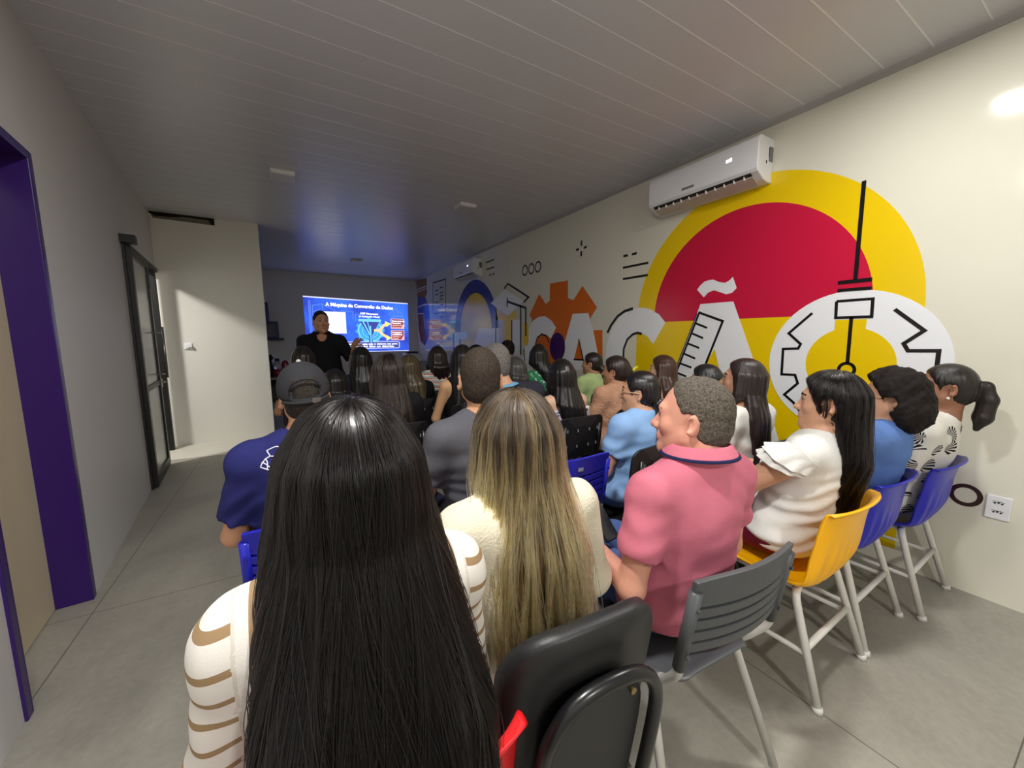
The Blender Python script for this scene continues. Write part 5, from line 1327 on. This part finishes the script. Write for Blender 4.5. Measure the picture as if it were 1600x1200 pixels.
whitec = cloth('white_jersey', (228, 227, 222), bump=0.25, bscale=300)
F = put('woman in a white blouse with ruffled sleeves on the yellow chair', 1306, 580, 1.53, look=0.34, h=0.006, hh=0.005, lean=-0.21, skin=SK_M, chub=1.06,
        hair='long', ht=0.020, len=0.45, hw=0.055, flare=0.75, lr=0.026, locks=7, spread=1.05, yb=-0.165, taper=0.05, tipr=0.35, hc=(14, 12, 14), hc2=(30, 26, 28), hrough=0.26, ears=True, sway=0.03,
        w=1.02, g=1.16, sleeve=0.0, wr=0.004, folds=0.005, th=0.012, top=whitec, top_name='blouse', neck='crew', bottom=cloth('wine_cloth', (112, 22, 60)), armg=1.1,
        arms={-1: ((-0.22, 0.72, -0.66), (0.55, 0.75, 0.1), None), 1: ((0.25, 0.6, -0.75), (-0.5, 0.8, 0.1), None)})
def ruffle(F, m):
    for s in (-1, 1):
        ax = unit(F.el[s] - F.sh[s]); upv = unit(np.array([0, 0, 1]) - ax * ax[2]); sd = np.cross(ax, upv)
        for lay, (l0, l1, r0, r1) in enumerate(((-0.035, 0.085, 0.052, 0.105), (-0.030, 0.125, 0.058, 0.092))):
            def f(u, v):
                a = u * 2 * math.pi; top_ = 0.5 + 0.5 * math.cos(a)
                L = l0 + (l1 - l0) * v * (0.45 + 0.55 * top_); rr = r0 + (r1 - r0) * (v ** 1.3) * (0.35 + 0.65 * top_)
                rr += 0.010 * v * math.sin(a * 9 + lay * 1.3 + s) * (0.3 + 0.7 * top_)
                p = F.sh[s] + ax * L + (upv * math.cos(a) + sd * math.sin(a)) * rr
                return tuple(p)
            grid_mesh('sleeve_ruffle', f, 72, 12, m, F.root, 0.002, 1, closed_u=True)
ruffle(F, whitec)
strands(F, 4500, MATS['strands_black'], 0.0008, steps=30, Lr=(0.42, 0.62), depth=(-0.006, 0.003), seed=4, scatter=0.008, zmin=-0.2)
bm = B(); c_ = F.hw((0.02, -0.105, -0.10)); add_tube(bm, [c_ + np.array((-0.03, 0.0, 0.0)), c_ + np.array((0.0, -0.02, 0.004)), c_ + np.array((0.03, -0.01, 0.0))], 0.006, 8); obj('hair_clip', bm, M_CHR, F.root, smooth=True)
U = F
shell_chair((1.84, 0.79, 0), 0.03, P_YEL, 'yellow plastic shell chair with white legs')
bluec = cloth('periwinkle_blue_cloth', (92, 124, 184), bump=0.3, bscale=200)
F = put('woman with full wavy dark hair and gold glasses in a blue blouse', 1402, 576, 1.73, look=0.34, h=0.006, hh=0.0055, lean=-0.26, skin=SK_M, chub=1.05,
        hair='curly', ht=0.030, hrough=0.5, hc=(14, 10, 9), hc2=(34, 25, 22), ears=True, arms={-1: ((-0.10, 0.3, -0.95), (-0.1, 0.9, -0.1), None), 1: ((0.08, 0.3, -0.95), (-0.3, 0.9, -0.1), None)}, w=1.0, g=1.15, sleeve=0.8, sleeveg=1.4, th=0.014, wr=0.006, folds=0.004, top=bluec, top_name='blouse', neck='crew', bottom=cloth('cloth_dark_denim', (36, 42, 60)))
def glasses(F, m, r=0.0012):
    bm = B()
    for s in (-1, 1):
        ring_ = [F.hw((s * 0.031 + 0.023 * math.cos(t), 0.104 - 0.012 * abs(math.cos(t)), 0.006 + 0.018 * math.sin(t))) for t in np.linspace(0, 2 * math.pi, 19)]
        add_tube(bm, ring_, r, 6)
        add_tube(bm, [F.hw((s * 0.054, 0.094, 0.010)), F.hw((s * 0.076, 0.05, 0.010)), F.hw((s * 0.081, -0.012, 0.008)), F.hw((s * 0.080, -0.03, -0.008))], r * 1.2, 6)
    add_tube(bm, [F.hw((-0.009, 0.104, 0.008)), F.hw((0, 0.107, 0.011)), F.hw((0.009, 0.104, 0.008))], r, 6)
    obj('glasses', bm, m, F.root, smooth=True)
glasses(F, mat('gold_metal', (214, 178, 120), 0.3, metal=0.8), 0.0016)
shell_chair((2.33, 0.80, 0), 0.02, P_BLUE, 'blue plastic shell chair between the yellow chair and the one by the wall')
fern = leaf_cloth('white_cloth_with_black_fern_leaves', (226, 222, 214), (30, 30, 34))
F = put('woman with a high black ponytail in a white blouse printed with black fern leaves', 1487, 570, 1.87, look=0.38, h=0.006, hh=0.0055, lean=-0.27, skin=SK_D,
        hair='pony', ht=0.008, hc=(18, 14, 14), hc2=(38, 30, 28), tail=[(0, -0.100, 0.020, 0.022), (0.0, -0.135, 0.015, 0.028), (0.0, -0.150, -0.05, 0.034), (0.0, -0.140, -0.14, 0.034), (0.0, -0.125, -0.20, 0.012)], w=0.95, g=1.05, arms={-1: ((-0.10, 0.3, -0.95), (-0.1, 0.9, -0.1), None), 1: ((0.05, 0.3, -0.95), (-0.4, 0.88, -0.1), None)}, sleeve=0.85, sleeveg=1.6, th=0.013, wr=0.005, top=fern, top_name='blouse', neck='crew', bottom=cloth('white_trousers_with_navy', (60, 64, 90)))
bm = B(); c_ = F.hw((-0.080, 0.0, -0.044)); bmesh.ops.create_uvsphere(bm, u_segments=10, v_segments=8, radius=0.007, matrix=Matrix.Translation(c_)); obj('earring', bm, mat('pearl', (230, 222, 210), 0.25), F.root, smooth=True)
shell_chair((2.84, 0.74, 0), 0.02, P_BLUE, 'blue plastic shell chair against the mural wall')

# --- second row -------------------------------------------------------------------------------
navyc = cloth('navy_tshirt_cloth', (38, 40, 98), bump=0.25, bscale=400)
F = put('man in a black baseball cap and navy T-shirt with white outline print', 466, 563, 1.40, hy=0.03, fem=False, h=0.006, hh=0.005, lean=-0.03, hr=-0.10, skin=(206, 152, 118),
        hair='cap', hc=(26, 22, 20), hc2=(66, 58, 52), w=1.12, g=1.12, sleeve=0.72, sleeveg=1.5, th=0.014, wr=0.005, folds=0.004, top=navyc, top_name='tshirt', neck='crew', bottom=cloth('cloth_dark_navy', (26, 28, 48)))
def baseball_cap(F):
    M_C = cloth('black_cap_twill', (46, 46, 50), bump=0.3, bscale=500)
    def f(u, v):
        a = u * 2 * math.pi; b = v * math.pi / 2
        r = math.cos(b); back = max(0, -math.sin(a))
        q = (0.088 * r * math.cos(a), -0.012 + 0.110 * r * math.sin(a), 0.018 + 0.110 * math.sin(b) ** 0.9 - 0.028 * back * (1 - v) ** 2)
        return tuple(F.hw(q))
    # dome with the adjuster opening cut out at the back
    nu, nv = 72, 22; vs = [f(i / nu, j / (nv - 1)) for j in range(nv) for i in range(nu)]; fs = []
    for j in range(nv - 1):
        for i in range(nu):
            a = (i + 0.5) / nu * 360 - 270; z = (j + 0.5) / (nv - 1)
            if (a / 31) ** 2 + ((z - 0.10) / 0.22) ** 2 < 1 and z > 0.07: continue
            fs.append((j * nu + i, j * nu + (i + 1) % nu, (j + 1) * nu + (i + 1) % nu, (j + 1) * nu + i))
    me = bpy.data.meshes.new('cap'); me.from_pydata(vs, [], fs); me.update(); o = link('cap', me, M_C, F.root, True)
    md = o.modifiers.new('t', 'SOLIDIFY'); md.thickness = 0.003
    bm = B(); add_tube(bm, [F.hw((0.089 * math.cos(math.radians(a)), -0.012 + 0.111 * math.sin(math.radians(a)), 0.000 - 0.014 * (-math.sin(math.radians(a))) + 0.004)) for a in range(215, 326, 6)], 0.0065, 8); st = obj('strap', bm, M_C, o, smooth=True)
    bm = B(); a = math.radians(288); c = F.hw((0.090 * math.cos(a), -0.012 + 0.115 * math.sin(a), -0.008)); add_box(bm, c, (0.028, 0.008, 0.017), Matrix.Rotation(0.25, 3, 'Z')); obj('buckle', bm, M_CHR, o, bevel=0.002)
    bm = B(); bmesh.ops.create_uvsphere(bm, u_segments=12, v_segments=8, radius=0.009, matrix=Matrix.Translation(F.hw((0, -0.012, 0.127)))); obj('top_button', bm, mat('grey_button', (160, 158, 156), 0.4), o, smooth=True)
    bm = B(); pts = [F.hw((0.088 * math.cos(a) * (1 + 0.004), -0.012 + 0.112 * math.sin(a) - 0.0005, 0.024 + zz)) for a, zz in [(math.radians(270 + 33 * math.cos(t)), 0.012 + 0.036 * math.sin(t)) for t in np.linspace(0, math.pi, 15)]]
    add_tube(bm, pts, 0.004, 6); obj('opening_binding', bm, M_C, o, smooth=True)
    def vis(u, v):
        x = (u - 0.5) * 0.15; q = (x, 0.085 + 0.075 * v - 1.6 * x * x * (0.6 + 0.4 * v), 0.020 - 0.012 * v - 1.4 * x * x)
        return tuple(F.hw(q))
    grid_mesh('visor', vis, 17, 6, M_C, o, 0.004, 1)
baseball_cap(F)
def back_print(F, strokes, m, wd=0.004):
    """thin printed lines laid on the back of the shirt"""
    bm = B(); Ub = F.Ub
    for pts in strokes:
        P3 = []
        dense = []
        for a, b in zip(pts, pts[1:]):
            for t in np.linspace(0, 1, 6)[:-1]: dense.append((a[0] + (b[0] - a[0]) * t, a[1] + (b[1] - a[1]) * t))
        dense.append(pts[-1])
        for u, v in dense:
            y = -0.30; lo_, hi_ = -0.32, 0.0
            for _ in range(22):
                mid = (lo_ + hi_) / 2; p = F.up((u, mid, v))
                if F.shirt(np.array([p], f4))[0] < 0: hi_ = mid
                else: lo_ = mid
            P3.append(F.up((u, lo_ - 0.0006, v)))
        add_tube(bm, P3, wd / 2, 6)
    return obj('back_print', bm, m, F.root, smooth=True)
PR = mat('white_screen_print', (226, 226, 236), 0.7)
k_ = 0.092 / 40; bx, bz = -0.108, 0.535
def pt_(x, y): return (bx + (x - 420) * k_ * 1.0, bz - (y - 703) * k_)
logo = [[(415, 699), (411, 691), (420, 687), (424, 686), (433, 689), (430, 695), (427, 698), (425, 700), (415, 699)], [(415, 699), (409, 702), (404, 708), (402, 713), (411, 718), (417, 717), (424, 718)], [(409, 702), (411, 707), (411, 712), (417, 717)], [(404, 706), (411, 711), (410, 718)], [(432, 692), (429, 700), (426, 706)], [(426, 698), (427, 706)],
        [(424, 718), (440, 719), (446, 712), (444, 703), (434, 700)], [(433, 689), (440, 696), (446, 703)], [(430, 707), (436, 712), (432, 718)]]
back_print(F, [[pt_(*p) for p in s] for s in logo], PR)
seat_at(F, slat_chair, 'blue slatted chair under the man in the black cap', pl=P_BLUE, tubem=M_WHT)
F = put('man with close-cropped dark hair in a charcoal T-shirt, seen from behind', 750, 542, 1.62, hy=-0.38, fem=False, h=0.006, hh=0.005, lean=-0.08, skin=(214, 162, 126), hs=1.10,
        hair='short', hc=(34, 27, 22), hc2=(72, 60, 50), w=1.12, g=1.1, sleeve=0.65, sleeveg=1.4, th=0.012, wr=0.004, folds=0.008, top=cloth('charcoal_tshirt_cloth', (88, 88, 94), bump=0.3, bscale=300), top_name='tshirt', neck='crew', bottom=cloth('cloth_dark_navy', (26, 28, 48)))
seat_at(F, shell_chair, 'blue plastic shell chair under the man in the charcoal T-shirt', pl=P_BLUE)
F = put('heavy grey-haired man in a dark navy shirt leaning sideways, beyond the man in charcoal', 775, 536, 2.40, fem=False, h=0.008, lean=0.02, roll=-0.20, skin=SK_M, hs=1.03,
        hair='short', hc=(70, 66, 62), hc2=(134, 130, 126), w=1.36, g=1.45, sleeve=0.7, sleeveg=1.6, th=0.016, top=cloth('dark_slate_shirt_cloth', (44, 44, 54)), top_name='polo_shirt', neck='collar', neckg=1.1, bottom=cloth('cloth_mid_denim', (70, 92, 140)))
collar(F, cloth('sky_blue_collar', (104, 156, 190)), NAVY, 0.070, 0.016, False)
seat_at(F, black_chair, 'black school chair under the heavy grey-haired man')
slat_chair((1.115, 1.60, 0), 0.0, P_BLUE, M_WHT, 'empty blue slatted chair with a small printed label, beside the light blue T-shirt', ztop=0.84)
F = put('woman with a low black ponytail and beige glasses in a light blue T-shirt', 1004, 579, 2.12, look=0.52, h=0.007, hh=0.006, lean=-0.04, yaw=0.12, roll=0.10, skin=SK_M,
        hair='lowpony', ht=0.012, hc=(15, 13, 15), hc2=(36, 32, 34), hrough=0.25, tail=[(0.0, -0.095, -0.05, 0.034), (-0.015, -0.130, -0.075, 0.036), (-0.04, -0.140, -0.12, 0.034), (-0.06, -0.150, -0.22, 0.040), (-0.06, -0.155, -0.33, 0.030), (-0.06, -0.15, -0.39, 0.012)],
        w=1.0, g=1.1, sleeve=0.62, sleeveg=1.4, th=0.012, wr=0.005, folds=0.005, top=cloth('light_blue_tshirt_cloth', (138, 176, 224)), top_name='tshirt', neck='crew', bottom=cloth('cloth_mid_denim', (70, 92, 140)))
glasses(F, mat('beige_acetate', (214, 176, 140), 0.3), 0.0026)
bm = B(); c_ = F.hw((0.0, -0.125, -0.075)); bmesh.ops.create_uvsphere(bm, u_segments=14, v_segments=10, radius=0.036, matrix=Matrix.Translation(c_) @ Matrix.Diagonal((1, 0.55, 0.75, 1))); obj('hair_tie', bm, cloth('black_scrunchie', (24, 22, 24), bump=0.8, bscale=90), F.root, smooth=True)
black_chair((1.56, 1.50, 0), 0.12, 'black school chair under the woman in the light blue T-shirt')
F = put('woman with long dark hair in a white blouse with teal-trimmed sleeves, by the letter O', 1170, 559, 2.10, look=0.46, hp=0.10, h=0.007, hh=0.006, lean=-0.04, skin=SK_T,
        hair='long', ht=0.016, len=0.42, hw=0.085, flare=0.9, lr=0.026, locks=8, spread=1.75, yb=-0.15, hc=(22, 15, 15), hc2=(50, 36, 34), w=0.98, g=1.02, sleeve=0.95, sleeveg=2.4, th=0.014, wr=0.006, top=whitec, top_name='blouse', neck='boat', bottom=cloth('cloth_dark', (30, 30, 34)))
teal = print_cloth('white_lace_with_teal_print', (220, 224, 220), [((60, 110, 112), 0.5)], 55.0)
for s in (-1, 1):
    ax = unit(F.el[s] - F.sh[s]); u_ = unit(np.cross(ax, (0, 1, 0))); v_ = np.cross(ax, u_); c_ = F.sh[s] + (F.el[s] - F.sh[s]) * 0.90
    grid_mesh('sleeve_trim', lambda u, v: tuple(c_ + ax * (0.035 * (v - 0.5)) + (u_ * math.cos(u * 6.2832) + v_ * math.sin(u * 6.2832)) * (0.089 + 0.004 * v)), 32, 4, teal, F.root, 0.003, 0, closed_u=True)
seat_at(F, black_chair, 'black school chair under the woman in the teal-trimmed white blouse')
F = put('person with flat-topped glossy black hair, mostly hidden behind the man in pink', 1105, 568, 2.75, look=0.40, h=0.008, skin=SK_M, hair='bob', len=0.20, hw=0.09, locks=7, lr=0.03, hc=(16, 14, 16), hc2=(40, 38, 42), top=cloth('cloth_dark', (30, 30, 34)))
seat_at(F, black_chair, 'black school chair of the person with flat-topped black hair')

# --- third and fourth rows ------------------------------------------------------------------
F = put('woman with long straight black hair in an off-shoulder lilac print top, on a black chair', 878, 560, 2.75, h=0.008, hh=0.006, skin=SK_L, hy=-0.35,
        hair='long', ht=0.022, len=0.42, hw=0.085, lr=0.03, locks=8, spread=1.6, sway=0.04, hc=(14, 12, 14), hc2=(36, 32, 34), hrough=0.25, sleeve=0.6, sleeveg=2.0, neck='off', top_name='top', top=print_cloth('lilac_print_cloth', (214, 208, 222), [((120, 104, 180), 0.56), ((250, 248, 250), 0.60), ((60, 70, 110), 0.66)], 9.0), bottom=cloth('cloth_dark', (30, 30, 34)))
seat_at(F, black_chair, 'black school chair under the woman in the lilac off-shoulder top')
F = put('woman with gathered dark hair and a yellow hair clip in a peach-brown blouse', 964, 555, 3.10, look=0.50, h=0.008, hh=0.006, skin=SK_T, chub=1.05,
        hair='bun', ht=0.020, bunpos=(0, -0.105, 0.0), bunr=(0.05, 0.04, 0.055), hc=(28, 20, 18), hc2=(58, 44, 40), w=1.02, g=1.12, sleeve=1.3, sleeveg=1.8, th=0.014, wr=0.006, top_name='blouse', top=cloth('peach_brown_cloth', (196, 150, 122), bump=0.9, bscale=55), neck='crew')
bm = B(); c_ = F.hw((0.02, -0.16, 0.035)); add_tube(bm, [c_ + np.array((-0.02, 0, -0.02)), c_, c_ + np.array((0.03, 0, 0.01))], 0.010, 8); obj('hair_clip', bm, mat('yellow_clip', (220, 220, 40), 0.4), F.root, smooth=True)
seat_at(F, black_chair, 'black school chair under the woman in the peach-brown blouse')
F = put('woman with long brown hair in an orange and white striped top', 1037, 554, 3.35, look=0.46, h=0.009, skin=SK_L, hair='long', ht=0.018, len=0.36, hw=0.09, lr=0.03, locks=8, spread=1.6, hc=(48, 30, 24), hc2=(92, 62, 48), sleeve=0.7, top_name='top', top=print_cloth('orange_white_check_cloth', (236, 226, 214), [((216, 112, 50), 0.55)], 14.0, kind='wave', dist=1.0))
seat_at(F, black_chair, 'black school chair under the woman in orange and white stripes')
F = put('woman in a lime green blouse with dark hair in a low tail', 927, 550, 4.00, look=0.50, h=0.009, skin=SK_T, hair='lowpony', ht=0.012, tail=[(0, -0.10, -0.03, 0.04), (0, -0.135, -0.06, 0.035), (0.03, -0.13, -0.16, 0.034), (0.04, -0.12, -0.25, 0.02)], hc=(26, 20, 18), hc2=(54, 44, 40), g=1.05, sleeve=0.75, sleeveg=1.8, th=0.014, top_name='blouse', top=cloth('lime_green_cloth', (192, 218, 152)))
seat_at(F, black_chair, 'black school chair under the woman in lime green')
F = put('woman with black hair in a green blouse with white leaf print', 842, 537, 4.00, hy=-0.55, h=0.009, skin=SK_L, hair='long', ht=0.016, len=0.32, hw=0.06, lr=0.03, locks=6, spread=1.3, sway=0.05, hc=(18, 15, 16), hc2=(38, 34, 36), g=1.02, sleeve=0.8, sleeveg=1.8, neck='boat', top_name='blouse', top=print_cloth('green_leaf_print_cloth', (52, 140, 96), [((216, 232, 216), 0.60)], 16.0, dist=2.0), roll=-0.06)
seat_at(F, black_chair, 'black school chair under the woman in the green leaf-print blouse')
F = put('person with short dark grey hair behind the heavy man in the navy shirt', 805, 557, 3.60, h=0.009, skin=SK_M, hair='bob', len=0.15, hw=0.085, locks=7, lr=0.03, hc=(44, 42, 42), hc2=(96, 94, 92), top=cloth('cloth_charcoal_brown', (52, 48, 46)))
seat_at(F, black_chair, 'black school chair under the person with short dark grey hair')
F = put('man with short black hair in a dark olive shirt, in profile beside the painted mortarboard', 793, 531, 5.40, look=0.62, fem=False, h=0.010, skin=SK_T, hair='short', hc=(20, 17, 16), hc2=(44, 38, 34), top=cloth('dark_olive_cloth', (72, 66, 58)), top_name='tshirt', sleeve=0.7)
seat_at(F, black_chair, 'black school chair under the man in the dark olive shirt')
F = put('person of whom only the black crown of hair shows, left of the grey-haired man', 744, 538, 4.70, h=0.010, skin=SK_M, hair='bob', len=0.16, hw=0.085, locks=7, hc=(20, 17, 17), hc2=(40, 36, 36), top=cloth('cloth_dark', (30, 30, 34)))
seat_at(F, black_chair, 'black school chair farthest back beside the painted blue arch')
F = put('woman in a black tank top with long black hair, bare shoulder towards the camera', 722, 538, 3.30, hy=-0.30, h=0.009, hh=0.007, skin=(220, 172, 130), hair='long', ht=0.020, len=0.42, hw=0.10, lr=0.03, locks=8, spread=1.5, sway=-0.02, hc=(15, 13, 14), hc2=(36, 33, 33), w=1.05, g=1.05, sleeve=0.0, neck='tank', top_name='tank_top', top=cloth('black_tank_cloth', (26, 26, 28)))
seat_at(F, black_chair, 'black school chair under the woman in the black tank top')
F = put('woman with a dark bob in a peach and white print blouse, near the far corner', 683, 540, 4.10, hy=-0.3, h=0.009, hh=0.007, skin=SK_L, hair='bob', len=0.22, hw=0.092, locks=8, lr=0.032, hc=(26, 19, 19), hc2=(50, 40, 38), g=1.02, sleeve=0.9, sleeveg=2.2, th=0.014, neck='boat', top_name='blouse', top=print_cloth('peach_print_cloth', (226, 190, 168), [((202, 84, 70), 0.70), ((240, 232, 222), 0.62), ((150, 190, 196), 0.80)], 7.0, kind='wave', dist=3.0))
seat_at(F, black_chair, 'black school chair under the woman in the peach print blouse')
F = put('woman with half-tied light brown hair in a black top', 639, 553, 3.50, hy=-0.35, h=0.009, hh=0.007, skin=SK_L, hair='long', ht=0.016, len=0.30, hw=0.085, lr=0.028, locks=8, spread=1.6, hc=(40, 31, 22), hc2=(112, 96, 70), sleeve=1.4, top=cloth('black_tank_cloth', (26, 26, 28)))
seat_at(F, black_chair, 'black school chair under the woman with half-tied light brown hair')
F = put('woman with very long dark brown hair over a black top, centre of the audience', 606, 552, 2.54, hy=-0.1, h=0.008, hh=0.006, skin=SK_L, hair='long', ht=0.022, len=0.50, hw=0.078, flare=0.9, lr=0.030, locks=9, spread=1.7, hc=(16, 12, 11), hc2=(40, 30, 24), hrough=0.28, sleeve=1.5, top=cloth('black_tank_cloth', (26, 26, 28)), sway=0.05)
strands(F, 5000, strand_mat('strands_brown', [(0.0, (12, 9, 8)), (0.6, (28, 20, 16)), (1.0, (70, 52, 38))], 0.3), 0.0012, steps=28, Lr=(0.50, 0.70), depth=(-0.008, 0.003), seed=9, scatter=0.01, zmin=-0.3)
seat_at(F, black_chair, 'black school chair under the woman with very long dark brown hair')
F = put('woman with long black hair in a dark navy top before the glowing slide', 563, 541, 3.80, hy=-0.1, h=0.009, hh=0.007, skin=SK_M, hair='long', ht=0.022, len=0.40, hw=0.095, lr=0.032, locks=8, spread=1.6, hc=(14, 12, 14), hc2=(34, 30, 32), sleeve=0.6, top=cloth('cloth_dark_navy_knit', (38, 42, 60)), arms={-1: ((-0.75, 0.15, -0.65), (0.3, 0.9, 0.1), None)})
seat_at(F, black_chair, 'black school chair under the woman in front of the glowing slide')
F = put('small person with black hair and a plum purple top beside the cap', 522, 576, 3.10, hy=0.0, h=0.009, hh=0.007, skin=SK_M, hair='bob', ht=0.020, len=0.20, hw=0.09, locks=8, hc=(15, 13, 14), hc2=(40, 36, 36), sleeve=0.7, top=cloth('plum_cloth', (122, 46, 98)), top_name='tshirt', zs=0.42, roll=-0.10)
seat_at(F, black_chair, 'black school chair under the small person in plum purple')
F = put('person with short dark hair sitting at the front, partly in front of the speaker', 472, 540, 3.70, hy=0.0, fem=False, h=0.009, skin=SK_T, hair='bob', len=0.16, hw=0.092, locks=7, hc=(26, 21, 20), hc2=(46, 40, 36), top=cloth('cloth_dark', (30, 30, 34)))
seat_at(F, black_chair, 'black school chair at the front beside the standing speaker')

# --- the speaker ---------------------------------------------------------------------------
blkpolo = cloth('black_polo_cloth', (22, 23, 27))
pp = at_depth(500, 485, 4.55)
F = person('man in a black polo shirt standing and speaking with one hand raised before the slide', pp[0], pp[1], pp[2], fem=False, stand=True, yaw=math.pi - 0.08, hy=0.25, h=0.007, hh=0.006, skin=(196, 142, 112), hs=1.06, chub=1.12, neckg=1.15,
        hair='short', hc=(24, 19, 17), hc2=(46, 38, 34), hairline=0.108, w=1.20, g=1.32, belly=0.8, sleeve=0.85, sleeveg=1.7, th=0.014, wr=0.005, top=blkpolo, top_name='polo_shirt', neck='v', hem=-0.06, bottom=cloth('cloth_black_trousers', (24, 24, 28)),
        arms={1: ((0.20, 0.05, -1), (0.02, 0.25, -1), None), -1: ((-0.42, 0.30, -0.82), (-0.02, 0.60, 0.78), dict(fd=(-0.45, 0.50, 0.65), up=(0.1, -0.75, 0.65), curl=0.25, spread=2.2))})
collar(F, blkpolo, NAVY, 0.074, 0.034, False)
